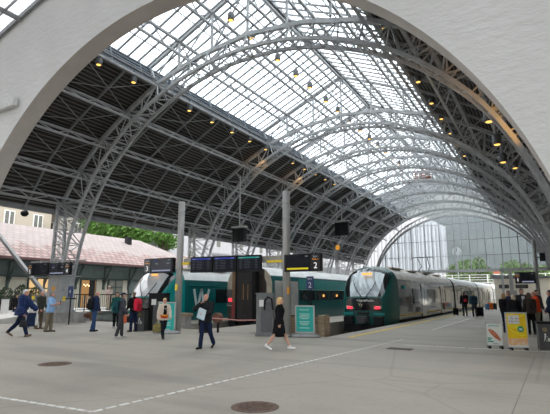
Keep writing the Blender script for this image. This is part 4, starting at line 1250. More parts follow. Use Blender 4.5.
b = MB(); b.box((0, 0, 2.2), (.34, .34, 4.4)); b.box((0, -.25, 1.6), (.95, .2, .9)); b.build('shaft', GALV, t); b = MB(); b.box((0, 0, .1), (.6, .6, .2)); b.build('base', CONC, t)
t = thing('footbridge', 'white railed footbridge outside the far gable', 'footbridge', (-8, 92, 0))
b = MB(); b.box((0, 0, 3.7), (34, 1.6, .3)); b.build('deck', CONC, t)
b = MB()
for z in (4.2, 4.65, 5.1): b.box((0, -.8, z), (34, .07, .07))
b.build('rail', WHITE, t)
for k in range(12):
    b = MB(); b.box((-16.5 + 3 * k, -.8, 4.4), (.12, .12, 1.5)); b.build('post', WHITE, t)
for x in (-14, -4, 6):
    b = MB(); b.box((x, 0, 1.8), (.5, .8, 3.6)); b.build('pier', CONC, t)

# ================================================================ STATION BUILDING ON THE LEFT
BRICK = mat('painted_cream_brick', (.46, .43, .35), .85, 0, .12, 5, .3, 14, stretch=(1, 1, 2.2))
DKGRN = mat('dark_green_timber', (.035, .055, .05), .6, 0, .15, 3)
GRNP = mat('grey_green_boarding', (.10, .13, .125), .7, 0, .12, 3)
LITW = emit('lit_shop_window', (1, .66, .30), .75); LITD = emit('lit_doorway', (1, .55, .22), .35)
t = thing('station_building', 'low cream station building with a pink tiled roof and dark green brackets', 'building', (0, 0, 0))
WX = -33.0
b = MB(); b.box((WX - 4, 20, 2.0), (8, 40, 4.1)); b.build('wall', BRICK, t)
b = MB(); b.box((WX + .06, 20, 3.45), (.12, 40, 1.0)); b.build('frieze', GRNP, t)
b = MB(); b.box((WX + .1, 20, 2.9), (.14, 40, .12)); b.box((WX + .75, 20, 4.0), (.15, 40.6, .2)); b.build('eave_beam', DKGRN, t)
b = MB()
E0, E1, R0 = (-31.9, 4.16), (-46, 4.16), (-38.4, 7.42)
vs = [(E0[0], -2, E0[1]), (E0[0], 41.5, E0[1]), (R0[0], 35.8, R0[1]), (R0[0], -2, R0[1]), (E1[0], -2, 4.16), (E1[0], 41.5, 4.16)]
b._add(vs, [(0, 1, 2, 3), (1, 5, 2), (3, 2, 5, 4)])
me = b.mesh('tiled_roof', TILES); uvset(me, lambda co: (co.y, (co.z - 4.16) * 2.2)); link_mesh('tiled_roof', me, t)
b = MB(); b.box((E0[0] + .05, 20, 4.12), (.16, 43.4, .18)); b.build('gutter', mat('dark_red_gutter', (.12, .06, .06), .6), t)
b = MB(); b.box((-37.0, 33.0, 7.0), (.5, .5, .8)); b.build('chimney', BLACK, t)
y = 13.2
ys = []
while y < 40: ys.append(y); y += 2.75
for yb in ys:
    b = MB(); b.bar((WX + .08, yb, 2.0), (WX + .08, yb, 3.9), .16); b.bar((WX + .08, yb, 2.35), (WX + 1.0, yb, 3.85), .15); b.bar((WX, yb, 3.95), (WX + 1.1, yb, 3.95), .15); b.build('bracket', DKGRN, t)
def bw(y0, y1, z0, z1, kind):
    nm = 'door' if kind in ('door', 'dark_door') else 'window'
    b = MB(); b.box((WX + .05, (y0 + y1) / 2, (z0 + z1) / 2), (.14, y1 - y0 + .2, z1 - z0 + .2)); f = b.build(nm, DKGRN, t)
    b = MB(); b.box((WX + .10, (y0 + y1) / 2, (z0 + z1) / 2), (.06, y1 - y0, z1 - z0)); b.build('pane', {'lit': LITW, 'door': LITD, 'dark': mat('grey_window_glass', (.16, .16, .14), .1) if 'grey_window_glass' not in bpy.data.materials else bpy.data.materials['grey_window_glass'], 'dark_door': GRNP}[kind], f)
    if nm == 'window':
        b = MB(); n = 3 if kind == 'lit' else 2
        for k in range(1, n): b.box((WX + .13, y0 + (y1 - y0) * k / n, (z0 + z1) / 2), (.06, .10, z1 - z0))
        b.box((WX + .13, (y0 + y1) / 2, z0 + (z1 - z0) * .5), (.06, y1 - y0, .09)); b.build('glazing_bars', DKGRN, f)
    if kind == 'door':
        b = MB(); b.box((WX + .13, y1 - .35, (z0 + z1) / 2), (.08, .55, z1 - z0)); b.build('open_leaf', BLACK, f)
        b = MB()
        for q in range(4): b.ball((WX + .16, y0 + .2 + q * .16, z1 - .35 - .1 * (q % 2)), .05, 8, 6)
        b.build('lamp_bulbs', emit('warm_bulbs', (1, .75, .4), 3), f)
        b = MB()
        for q in range(2): b.box((WX + .16, y0 + .3 + q * .4, z0 + .5), (.08, .3, .7)); 
        b.build('chair_silhouette', WOODM, f)
bw(20.3, 22.0, 1.35, 2.75, 'lit'); bw(24.75, 26.1, .6, 2.75, 'door'); bw(27.5, 28.9, 1.65, 2.8, 'dark'); bw(29.8, 31.2, .6, 2.75, 'dark_door'); bw(33, 34.5, 1.6, 2.8, 'dark')

# ================================================================ OUTSIDE
def house(label, c, d, rz, m, rows, cols, roof=None, winm=None, h_win=1.7, wz=1.0):
    t = thing('town_house', label, 'building', c, rz)
    w, dp, h = d
    b = MB(); b.box((0, 0, h / 2), (w, dp, h)); b.build('wall', m, t)
    if roof:
        b = MB(); b.prism([(-w / 2 - .4, -dp / 2 - .4, h), (w / 2 + .4, -dp / 2 - .4, h), (0, -dp / 2 - .4, h + w * .28)], (0, dp + .8, 0)); b.build('roof', roof, t)
    else:
        b = MB(); b.box((0, 0, h + .15), (w + .5, dp + .5, .3)); b.build('cornice', m, t)
    for face in (0, 1):
        L = w if face == 0 else dp
        n = max(1, int(L / cols))
        for r in range(rows):
            for k in range(n):
                u = -L / 2 + L * (k + .5) / n; z = wz + 3.2 * r + h_win / 2 + .6
                if z + 1 > h: continue
                b = MB()
                if face == 0: b.box((u, -dp / 2, z), (1.2, .1, h_win))
                else: b.box((w / 2, u, z), (.1, 1.2, h_win))
                f = b.build('window', winm or WHITE, t)
                b = MB()
                for s in (-.28, .28):
                    if face == 0: b.box((u + s, -dp / 2 - .02, z), (.42, .1, h_win - .2))
                    else: b.box((w / 2 + .02, u + s, z), (.1, .42, h_win - .2))
                b.build('pane', bpy.data.materials['grey_window_glass'], f)
    return t
REDR = mat('red_house_roof', (.36, .11, .06), .8); SLATE = mat('grey_slate_roof', (.30, .29, .29), .8)
house('tall pale yellow town house behind the tiled roof at the far left', (-58.5, 27, 0), (14, 13.6, 14.5), 0, mat('pale_yellow_render', (.44, .39, .31), .9, 0, .06, 1), 4, 3.0, wz=2.2)
house('pale cream house with a hipped dormer, left of the nearest truss', (-58, 41.5, 0), (14, 13, 11.6), 0, mat('cream_render', (.42, .39, .34), .9, 0, .06, 1), 4, 4.0, SLATE, wz=1.8)
house('long white office building seen behind the left platforms', (-66, 96, 0), (16, 82, 17.5), 0, mat('white_render', (.40, .40, .41), .9, 0, .05, 1), 4, 8, None, bpy.data.materials['grey_window_glass'])
house('plain grey building between the tree and the tall left post', (-56.5, 52.2, 0), (10, 4.5, 13.0), 0, mat('grey_render', (.22, .22, .22), .9, 0, .05, 1), 3, 4)
t = thing('platform_canopy', 'low brown-edged canopy roof beyond the left platforms', 'canopy', (-36, 66, 0))
b = MB(); b.prism([(-3.5, -22, 5.0), (3.5, -22, 4.6), (3.5, -22, 4.9), (-3.5, -22, 6.4)], (0, 50, 0)); b.build('roof', mat('brownish_canopy', (.34, .27, .22), .8), t)
for k in range(6):
    b = MB(); b.box((0, -18 + k * 8.5, 2.4), (.3, .3, 4.8)); b.build('post', GALV, t)
# modern pale building with vertical fins beyond the gable
t = thing('office_building', 'large modern pale building with vertical fins beyond the gable glass', 'building', (0, 0, 0))
PBW = mat('pale_facade', (.45, .45, .46), .8, 0, .06, .6)
pts = [(-52, 112, 0), (-19.8, 112, 0), (-19.8, 112, 17.2), (-24.6, 112, 20.0), (-31, 112, 19.4), (-34.5, 112, 17.0), (-52, 112, 14.2)]
b = MB(); b.prism(pts, (-7, 30, 0)); b.build('wall', PBW, t)
FIN = mat('pale_facade_fins', (.52, .52, .53), .8, 0, .06, 1); rr = random.Random(4)
b = MB(); x = -51.5
def ftop(x):
    P = pts[2:]
    for (xa, _, za), (xb, _, zb) in zip(P, P[1:]):
        if xb <= x <= xa: return za + (zb - za) * (x - xa) / (xb - xa)
    return 14
while x < -20.2:
    w_ = rr.uniform(.25, .6); b.box((x, 111.85, ftop(x) / 2 - .4), (w_, .3, ftop(x) - 1.0)); x += w_ + rr.uniform(.35, .7)
b.build('fins', FIN, t)
# trees
BARK = mat('brown_bark', (.10, .075, .055), .9, 0, .3, 6)
def tree(label, c, r, z, n, size, seed, m, h=0, group=None):
    t = thing('tree', label, 'tree', c, 0, group); rr = random.Random(seed)
    b = MB(); b.tube([(0, 0, 0), (.1, .05, z * .5), (.0, 0, z)], [.35, .25, .12], 8)
    for k in range(5):
        a = k * 1.3; b.tube([(0, 0, z * (.5 + .07 * k)), (r[0] * .6 * math.cos(a), r[1] * .6 * math.sin(a), z + r[2] * .2)], [.12, .04], 6)
    b.build('trunk', BARK, t)
    b = MB()
    for k in range(7):
        c2 = (rr.uniform(-.5, .5) * r[0], rr.uniform(-.5, .5) * r[1], z + rr.uniform(-.35, .4) * r[2])
        leaves(b, c2, tuple(q * rr.uniform(.5, .7) for q in r), n // 7, size, rr)
    b.build('crown', m, t, fix=False); return t
tree('broad leafy green tree behind the tiled roof, right of the nearest truss', (-47.0, 40.5, 0), (2.6, 5.4, 3.1), 9.8, 5200, .30, 1, LEAF2)
tree('small green tree against the grey building, left of the tall post', (-49.5, 51.0, 0), (1.7, 2.0, 1.9), 10.0, 1600, .22, 2, LEAF2)
HAZEL = mat('pale_green_leaves', (.11, .17, .06), .8, 0, .3, .5)
for k, (px, pw, ph) in enumerate([(455, 4.0, 7.6), (467, 3.6, 8.6), (477, 3.0, 6.8), (502, 3.4, 8.0), (514, 3.6, 8.8), (534, 4.0, 7.4)]):
    r = Rv * (px - 275) + Fv * F; kk = (104 + k * 3.5) / r.y
    tree(['leftmost light green tree outside the gable, by the clock', 'second light green tree outside the gable', 'low light green tree in the middle outside the gable', 'light green tree outside the gable, left of the group of two', 'tall light green tree outside the gable at right', 'rightmost light green tree outside the gable'][k], (r.x * kk, 104 + k * 3.5, 0), (pw * .75, pw * .75, pw * .7), ph - pw * .45, 1600, .32, 20 + k, HAZEL, group='trees outside the gable')
for k, (px, dd, w_) in enumerate([(450, 148, 3), (494, 152, 3.2), (524, 148, 4)]):
    r = Rv * (px - 275) + Fv * F; kk = dd / r.y
    house(['red-roofed white house outside the gable, left of the trees', 'red-roofed white house between the trees outside the gable', 'red-roofed white house at the right outside the gable'][k], (r.x * kk, dd, 0), (w_ * 1.6, 6, 7.5), 0, WHITE, 2, 3, REDR)
# ground outside and forested hillside
gr = MB(); gr.box((0, 500, -2.2), (2400, 1400, 1.0)); tag(gr.build('ground', mat('outside_ground', (.22, .22, .20), .95, 0, .15, .05)), kind='structure')
def hill():
    nx, ny = 90, 30; vs = []; fs = []
    for j in range(ny + 1):
        for i in range(nx + 1):
            x = -900 + 1500 * i / nx; v = j / ny; y = 420 + 700 * v
            crest = 255 + 60 * noise.noise(V((x * .003, 1.7, 0))) + .04 * x
            z = crest * (math.sin(min(1, v) * PI / 2) ** 1.15) * (1 + .10 * noise.noise(V((x * .008, y * .008, 3)))) - 4
            vs.append((x, y, z))
    for j in range(ny):
        for i in range(nx):
            a = j * (nx + 1) + i; fs.append((a, a + 1, a + nx + 2, a + nx + 1))
    b = MB(); b.smooth = True; b._add(vs, fs)
    m = mat('forested_hillside', (.040, .047, .040), .95, 0, .5, .03, .9, .10, col2=(.012, .020, .018))
    return tag(b.build('mountain', m), kind='structure')
hill()
def haze():
    m, t, out = nt('valley_haze'); vv = t.nodes.new('ShaderNodeVolumeScatter'); vv.inputs['Density'].default_value = .0005; vv.inputs['Color'].default_value = (.93, .96, 1, 1)
    t.links.new(vv.outputs[0], out.inputs['Volume'])
    b = MB(); b.box((-150, 650, 140), (1400, 880, 290)); return tag(b.build('haze', m), 'pale haze filling the valley before the hillside', 'haze', None, 'stuff')
haze()
# ================================================================ PEOPLE
SKIN = mat('skin', (.52, .31, .22), .6, 0, .08, 10)
SKIN2 = mat('ruddy_skin', (.55, .28, .20), .6, 0, .08, 10)
EYE = mat('dark_eye', (.03, .025, .02), .3); LIP = mat('lips', (.40, .13, .11), .5)
_mats = {}
def cloth(name, col, var=.18, scale=14, rough=.9, bump=.25, bscale=18):
    if name not in _mats: _mats[name] = mat(name, col, rough, 0, var, scale, bump, bscale, spec=.12)
    return _mats[name]
def capsule(b, p, q, r0, r1, n=14):
    b.tube([p, q], [r0, r1], n); b.ball(p, r0, n, 8); b.ball(q, r1, n, 8)
def remeshed(name, b, m, parent, voxel, smooth=3, folds=0.0, fscale=9, seed=0, quilt=0.0):
    me = b.mesh(name, m, fix=False)
    o = bpy.data.objects.new('tmp_body', me); COL.objects.link(o)
    md = o.modifiers.new('r', 'REMESH'); md.mode = 'VOXEL'; md.voxel_size = voxel
    if smooth:
        sm = o.modifiers.new('s', 'SMOOTH'); sm.iterations = smooth; sm.factor = .5
    dg = bpy.context.evaluated_depsgraph_get()
    out = bpy.data.meshes.new_from_object(o.evaluated_get(dg))
    bpy.data.objects.remove(o); bpy.data.meshes.remove(me)
    out.name = name; out.materials.clear(); out.materials.append(m)
    if folds or quilt:
        nr = [v.normal.copy() for v in out.vertices]
        for v, nn in zip(out.vertices, nr):
            d = folds * noise.noise(V((v.co.x * fscale + seed, v.co.y * fscale, v.co.z * fscale * .7)))
            if quilt: d += quilt * abs(math.sin(v.co.z * PI / .075))
            v.co += nn * d
    for p in out.polygons: p.use_smooth = True
    return link_mesh(name, out, parent)

def person(label, x, y, rz, h=1.75, legs=((0, 0), (0, 0)), arms=((5, 8, 12, 0), (5, 8, 12, 0)), lean=0, head=(0, 0), skin=None, female=False,
           hair=('short', (.12, .08, .05)), top=None, bottom=None, shoes=(.03, .03, .03), z=0.0, group=None, extra=None, spread=.0, fat=1.0, grip=.6):
    """legs/arms are (left, right) from the person's own view; degrees"""
    skin = skin or SKIN
    t = thing('person', label, 'person', (x, y, z), math.radians(rz), group)
    sc = h / 1.75
    ln = math.radians(lean); R_ = math.radians
    sw = .175 if female else .195
    def T(p):
        p = V(p)
        if p.z > .94:
            d = p - V((0, 0, .94)); p = V((d.x, d.y * math.cos(ln) + d.z * math.sin(ln), .94 + d.z * math.cos(ln) - d.y * math.sin(ln)))
        return p
    P = {}
    for i, s in enumerate((-1, 1)):
        a, k = legs[i]; a, k = R_(a), R_(k)
        hip = V((s * .09, 0, .91)); kn = hip + V((s * (.01 + spread), math.sin(a), -math.cos(a))).normalized() * .43
        an = kn + V((s * spread * .6, math.sin(a - k), -math.cos(a - k))).normalized() * .41
        pt = (a - k) * .7 if k > .1 else 0
        fd = V((s * .14, math.cos(pt), math.sin(pt))).normalized()
        P[s, 'hip'], P[s, 'kn'], P[s, 'an'] = hip, kn, an
        P[s, 'heel'] = an + V((0, 0, -.045)) - fd * .05; P[s, 'toe'] = an + V((0, 0, -.05)) + fd * .155; P[s, 'fd'] = fd
        a, o, e, ii = [R_(q) for q in arms[i]]
        S_ = T((s * sw, 0, 1.415))
        ua = V((s * math.sin(o), math.sin(a + ln * .3) * math.cos(o), -math.cos(a) * math.cos(o))).normalized()
        el = S_ + ua * .285
        fa = V((s * math.sin(o) * .5 - s * math.sin(ii), math.sin(a + e) * math.cos(ii), -math.cos(a + e) * math.cos(ii))).normalized()
        wr = el + fa * .245
        P[s, 'sh'], P[s, 'el'], P[s, 'wr'], P[s, 'fa'] = S_, el, wr, fa
    low = min(min(P[s, 'heel'].z - .035, P[s, 'toe'].z - .028) for s in (-1, 1))
    up = V((0, 0, -low))
    for k in list(P):
        if k[1] not in ('fd', 'fa'): P[k] = P[k] + up
    def TT(p): return T(p) + up
    # head frame
    yaw, pit = R_(head[0]), R_(head[1])
    Hm = Matrix.Translation(TT((0, .025, 1.625))) @ Matrix.Rotation(yaw, 4, 'Z') @ Matrix.Rotation(-pit - ln * .4, 4, 'X')
    def hp(q): return Hm @ V(q)
    def hball(b, c, r, n=14, m=10):
        k = len(b.v); b.ball((0, 0, 0), r, n, m)
        for i in range(k, len(b.v)): b.v[i] = tuple(hp(V(b.v[i]) + V(c)))
    def sball(b, c, r, n=14, m=8): b.ball(c, r, n, m)
    TOR = [(.84, .150, .105, 0), (.92, .168, .118, -.005), (1.0, .160, .112, 0), (1.09, .142 if female else .150, .100, .005), (1.2, .150 if female else .162, .112, .01), (1.32, .160 if female else .180, .118 + (.012 if female else 0), .012), (1.41, .150 if female else .170, .10, .0), (1.455, .10, .08, -.005), (1.49, .058, .058, .0)]
    def torso(b, z0, z1, infl, flare=0.0):
        rings = []; zs = [r[0] for r in TOR]
        def at_(z):
            for A, B_ in zip(TOR, TOR[1:]):
                if A[0] <= z <= B_[0]:
                    f = (z - A[0]) / (B_[0] - A[0]); return [A[i] + (B_[i] - A[i]) * f for i in range(4)]
            return list(TOR[0] if z < TOR[0][0] else TOR[-1])
        zz = sorted(set([z0, z1] + [z for z in zs if z0 < z < z1]))
        for z in zz:
            _, rx, ry, yo = at_(z); fk = fat if z < 1.3 else 1 + (fat - 1) * .3
            if z < TOR[0][0]: rx, ry, yo = TOR[0][1], TOR[0][2], 0
            g = flare * max(0, (1.0 - z))
            rings.append([TT((math.cos(k * PI / 10) * (rx * (fk * .5 + .5) + infl + g), yo + math.sin(k * PI / 10) * (ry * fk + infl + g), z)) for k in range(20)])
        b.loft(rings)
    # ---- the body, one continuous surface
    b = MB()
    torso(b, .84, 1.49, 0)
    capsule(b, TT((0, -.01, 1.44)), TT((0, .012, 1.56)), .058, .052)
    hball(b, (0, -.008, .025), (.074, .094, .100)); hball(b, (0, .022, -.045), (.056, .066, .072)); hball(b, (0, .098, -.012), (.014, .018, .024), 8, 6); hball(b, (0, .082, .030), (.045, .012, .014), 8, 6)
    for s in (-1, 1):
        hball(b, (s * .076, -.004, -.005), (.012, .022, .032), 8, 6)
        capsule(b, P[s, 'hip'], P[s, 'kn'], .088, .056); capsule(b, P[s, 'kn'], P[s, 'an'], .055, .038)
        mid = P[s, 'kn'].lerp(P[s, 'an'], .3); sball(b, mid + V((0, -.018, 0)), (.05, .052, .10))
        capsule(b, P[s, 'heel'], P[s, 'toe'], .036, .030)
        capsule(b, P[s, 'sh'], P[s, 'el'], .056, .042); capsule(b, P[s, 'el'], P[s, 'wr'], .040, .027)
        capsule(b, P[s, 'sh'], TT((s * .06, 0, 1.43)), .056, .06)
        # hand: palm, four bent fingers of unequal length, thumb from its side
        fa = P[s, 'fa']; wr = P[s, 'wr']
        side = V((0, 1, 0)) - fa * fa.y
        side = side.normalized() if side.length > .25 else (V((-s, 0, 0)) - fa * (-s * fa.x)).normalized()
        inn = fa.cross(side) * s; inn = inn if inn.dot(V((-s, 0, 0))) >= -.2 else -inn
        pc = wr + fa * .05
        for u in (-.028, -.009, .010, .029):
            capsule(b, wr + fa * .012 + side * u * .6, wr + fa * .088 + side * u, .0145, .0135, 8)
        for u, L in ((.030, .068), (.011, .078), (-.009, .072), (-.028, .056)):
            r0 = wr + fa * .088 + side * u
            m1 = r0 + (fa * math.cos(grip) + inn * math.sin(grip)) * L * .5
            m2 = m1 + (fa * math.cos(grip * 2.1) + inn * math.sin(grip * 2.1)) * L * .45
            capsule(b, r0, m1, .0105, .0098, 8); capsule(b, m1, m2, .0098, .0085, 8)
        tb = wr + fa * .03 + side * .034
        t1 = tb + (fa * .6 + side * .55 + inn * .4).normalized() * .038; t2 = t1 + (fa * .8 + inn * .5).normalized() * .030
        capsule(b, tb, t1, .0135, .0115, 8); capsule(b, t1, t2, .0112, .0095, 8)
        P[s, 'palm'] = wr + fa * .085 + inn * .03; P[s, 'inn'] = inn
    remeshed('body', b, skin, t, .0095, 2)
    # face
    for s in (-1, 1):
        b = MB(); hball(b, (s * .030, .082, .010), (.013, .008, .008), 10, 6); b.build('eye', EYE, t)
    b = MB(); hball(b, (0, .087, -.060), (.024, .007, .007), 10, 6); b.build('mouth', LIP, t)
    # ---- hair
    st, hc = hair
    if st != 'none':
        hm = cloth('hair_%02d%02d%02d' % tuple(int(q * 99) for q in hc), hc, .3, 30, .7, .4, 40)
        b = MB()
        def cap(r, c, keep):
            k0 = len(b.v); f0 = len(b.f); b.ball((0, 0, 0), r, 22, 18)
            loc = [V(v) + V(c) for v in b.v[k0:]]
            b.v[k0:] = [tuple(q) for q in loc]
            fs = b.f[f0:]; keepf = [f for f in fs if keep(sum((V(b.v[i]) for i in f), V()) / len(f))]
            b.f[f0:] = keepf; b.m[f0:] = [0] * len(keepf); b.sm[f0:] = [True] * len(keepf)
            for i in range(k0, len(b.v)): b.v[i] = tuple(hp(b.v[i]))
        if st == 'short': cap((.082, .104, .106), (0, -.012, .030), lambda q: q.z > .055 + (q.y - .03) * .5 or (q.y < -.0 and q.z > -.06))
        elif st == 'fringe': cap((.080, .102, .098), (0, -.014, .015), lambda q: q.y < .01 and -.07 < q.z < .035)
        else:
            cap((.090, .112, .112), (0, -.014, .030), lambda q: q.z > .060 + (q.y - .03) * .3 or q.y < .022)
        if st in ('long', 'bob'):
            nlo = -.20 if st == 'long' else -.10
            for s in (-1, 1):
                k0 = len(b.v); capsule(b, V((s * .062, -.03, .0)), V((s * .072, -.035, nlo)), .042, .030, 10)
                for i in range(k0, len(b.v)): b.v[i] = tuple(hp(b.v[i]))
            k0 = len(b.v); capsule(b, V((0, -.070, 0)), V((0, -.075, nlo - .02)), .062, .045, 12)
            for i in range(k0, len(b.v)): b.v[i] = tuple(hp(b.v[i]))
        b.sm = [True] * len(b.f)
        b.build('hair', hm, t, fix=True)
        if st == 'cap':
            pass
    # ---- trousers / skirt
    if bottom:
        kind, m = bottom[0], bottom[1]
        b = MB()
        if kind in ('trousers', 'baggy'):
            g = .016 if kind == 'trousers' else .03
            torso(b, .84, 1.03, .012)
            for s in (-1, 1):
                capsule(b, P[s, 'hip'], P[s, 'kn'], .094 + g * .4, .060 + g); capsule(b, P[s, 'kn'], P[s, 'an'] + (P[s, 'kn'] - P[s, 'an']).normalized() * .02, .058 + g, .048 + g)
            remeshed('trousers', b, m, t, .015, 3, .010, 11, x)
        else:
            rings = []
            for z_, rx, ry in ((.46, .20, .17), (.6, .195, .16), (.8, .18, .14), (1.0, .165, .12)):
                rings.append([TT((math.cos(k * PI / 10) * rx, math.sin(k * PI / 10) * ry, z_)) for k in range(20)])
            b.loft(rings); remeshed('skirt', b, m, t, .015, 3, .01, 8, x)
    # ---- upper garment
    if top:
        kind, m = top[0], top[1]; opt = top[2] if len(top) > 2 else {}
        g = opt.get('g', .022); hem = opt.get('hem', .86)
        def upper(b, g, hem, short=False, z1=1.47):
            if hem >= .84: torso(b, hem, z1, g)
            else:
                torso(b, .90, z1, g); fl_ = opt.get('flare', .03)
                rings = []
                for f in (0, .35, .7, 1):
                    z_ = .98 + (hem - .98) * f
                    rx, ry = .168 + g + fl_ * f, .125 + g + (fl_ + .015) * f
                    rings.append([TT((math.cos(k * PI / 10) * rx, math.sin(k * PI / 10) * ry, z_)) for k in range(20)])
                b.loft(rings)
            for s in (-1, 1):
                capsule(b, P[s, 'sh'], TT((s * .05, 0, 1.42)), .062 + g, .06 + g)
                if short: capsule(b, P[s, 'sh'], P[s, 'sh'].lerp(P[s, 'el'], .72), .060 + g, .055 + g)
                else:
                    capsule(b, P[s, 'sh'], P[s, 'el'], .060 + g, .046 + g); capsule(b, P[s, 'el'], P[s, 'el'].lerp(P[s, 'wr'], .94), .045 + g, .032 + g)
        b = MB(); upper(b, g, hem, kind == 'short'); 
        if opt.get('collar', kind not in ('short',)): capsule(b, TT((0, -.012, 1.45)), TT((0, .0, 1.50)), .068 + g * .5, .066 + g * .3)
        if opt.get('hood'): sball(b, TT((0, -.10, 1.46)), (.12, .07, .07))
        remeshed(opt.get('name', {'short': 'shirt', 'coat': 'coat'}.get(kind, 'jacket')), b, m, t, .0155, 3, .012, 9, x + 3, opt.get('quilt', 0))
        if opt.get('under'):
            # open front showing a shirt: a narrow panel just proud of the jacket front
            rings = []
            for z_, w_ in ((max(hem, .90) + .0, .085), (1.1, .075), (1.3, .075), (1.45, .06)):
                yy = {0: .15}.get(0); 
                ry = [r for r in TOR if r[0] <= z_][-1][2]
                c_ = TT((0, ry + g + .028, z_)); rings.append([c_ + V((-w_, -.025, 0)), c_ + V((-w_ * .6, 0, 0)), c_ + V((w_ * .6, 0, 0)), c_ + V((w_, -.025, 0)), c_ + V((0, -.05, 0))])
            b = MB(); b.smooth = True; b.loft(rings); b.build('shirt_front', opt['under'], t)
        if opt.get('scarf'):
            b = MB(); capsule(b, TT((0, .0, 1.47)), TT((0, .012, 1.53)), .078, .070); b.build('scarf', opt['scarf'], t)
    # ---- shoes
    sm_ = cloth('shoe_%02d%02d%02d' % tuple(int(q * 99) for q in shoes), shoes, .12, 20, .6, .1)
    for s in (-1, 1):
        b = MB(); capsule(b, P[s, 'heel'] + V((0, 0, .002)), P[s, 'toe'] + P[s, 'fd'] * .012, .043, .036); capsule(b, P[s, 'heel'], P[s, 'an'] + V((0, 0, .01)), .042, .045)
        remeshed('shoe', b, sm_, t, .012, 2)
    if extra == 'cap':
        b = MB(); k0 = 0
        b.ball((0, 0, 0), (.088, .106, .085), 20, 14); loc = [V(v) + V((0, -.008, .045)) for v in b.v]; b.v = [tuple(hp(q)) for q in loc]
        ks = [i for i, f in enumerate(b.f) if (sum((loc[j] for j in f), V()) / len(f)).z > .04]
        b.f = [b.f[i] for i in ks]; b.m = [0] * len(ks); b.sm = [True] * len(ks)
        k0 = len(b.v); b.ball((0, .10, .052), (.07, .07, .010), 14, 6)
        for i in range(k0, len(b.v)): b.v[i] = tuple(hp(b.v[i]))
        b.build('cap', cloth('navy_cap', (.02, .03, .07)), t)
    if extra == 'hat':
        b = MB(); b.smooth = True; b.lathe([(.14, .06), (.145, .07), (.09, .075), (.088, .13), (.06, .15), (.01, .155)], n=22); b.v = [tuple(hp(q)) for q in b.v]; b.build('sun_hat', cloth('pale_hat', (.6, .55, .48)), t)
    t.scale = (sc, sc, sc)
    Wm = Matrix.Translation((x, y, z)) @ Matrix.Rotation(math.radians(rz), 4, 'Z') @ Matrix.Scale(sc, 4)
    return t, (lambda s, k: Wm @ P[s, k]), (lambda q: Wm @ TT(q))

def backpack(label, at, rz, w, h, d, m, m2=None):
    """stands against a back: local +Y is towards the wearer"""
    t = thing('backpack', label, 'backpack', at, math.radians(rz))
    b = MB()
    b.loft([[(math.copysign(abs(math.cos(a)) ** .55, math.cos(a)) * w / 2 * f, math.copysign(abs(math.sin(a)) ** .55, math.sin(a)) * d / 2 * f - d / 2, z) for a in [k * PI / 12 for k in range(24)]] for z, f in ((-h / 2, .78), (-h / 2 + .05, .97), (0, 1), (h / 2 - .09, .95), (h / 2 - .02, .72), (h / 2, .3))])
    remeshed('bag', b, m, t, .016, 3, .012, 8, at[0])
    b = MB(); b.box((0, -d - .01, -h * .14), (w * .66, .06, h * .42), taper=.9); remeshed('front_pocket', b, m2 or m, t, .014, 3, .006, 9, at[1])
    for s in (-1, 1):
        b = MB(); b.tube([(s * w * .3, .0, h * .42), (s * w * .34, .11, h * .50), (s * w * .36, .24, h * .36), (s * w * .38, .24, h * .05), (s * w * .38, .06, -h * .3), (s * w * .36, -.02, -h * .36)], .017, 8); b.build('strap', m2 or m, t)
    b = MB(); b.tube([(-.05, -.03, h / 2 - .01), (-.03, -.03, h / 2 + .05), (.03, -.03, h / 2 + .05), (.05, -.03, h / 2 - .01)], .010, 6); b.build('grab_loop', m2 or m, t)
    return t
def suitcase(label, at, rz, w, d, h, m, handle=True, z=0):
    t = thing('suitcase', label, 'suitcase', (at[0], at[1], z), math.radians(rz))
    b = MB(); b.box((0, 0, h / 2 + .05), (w, d, h - .04)); o = b.build('shell', m, t)
    md = o.modifiers.new('bevel', 'BEVEL'); md.width = .045; md.segments = 3
    b = MB(); b.box((0, -d / 2 - .008, h * .42), (w * .74, .03, h * .5)); b.build('pocket', m, t)
    for sx in (-1, 1):
        for sy in (-1, 1):
            b = MB(); b.tube([(sx * w * .38 - .015, sy * d * .35, .035), (sx * w * .38 + .015, sy * d * .35, .035)], .035, 12); b.build('wheel', BLACK, t)
    if handle:
        b = MB()
        for sx in (-1, 1): b.tube([(sx * w * .25, d * .3, h), (sx * w * .25, d * .3, h + .42)], .012, 8)
        b.tube([(-w * .28, d * .3, h + .42), (w * .28, d * .3, h + .42)], .018, 8); b.build('pull_handle', DKGREY, t)
    return t
def holdall(label, at, rz, w, d, h, m, up=.18):
    """soft bag hanging from a hand at 'at'"""
    t = thing('bag', label, 'bag', at, math.radians(rz))
    b = MB(); b.loft([[(math.copysign(abs(math.cos(a)) ** .6, math.cos(a)) * w / 2 * f, math.copysign(abs(math.sin(a)) ** .6, math.sin(a)) * d / 2 * f, z) for a in [k * PI / 12 for k in range(24)]] for z, f in ((-up - h, .8), (-up - h * .9, 1), (-up - h * .4, 1.0), (-up - .02, .7), (-up, .4))])
    remeshed('bag', b, m, t, .015, 3, .02, 7, at[0])
    for s in (-1, 1):
        b = MB(); b.tube([(-w * .25, s * d * .12, -up - .02), (-w * .12, s * .01, -.03), (0, 0, 0), (w * .12, s * .01, -.03), (w * .25, s * d * .12, -up - .02)], .012, 8); b.build('handle', m, t)
    return t

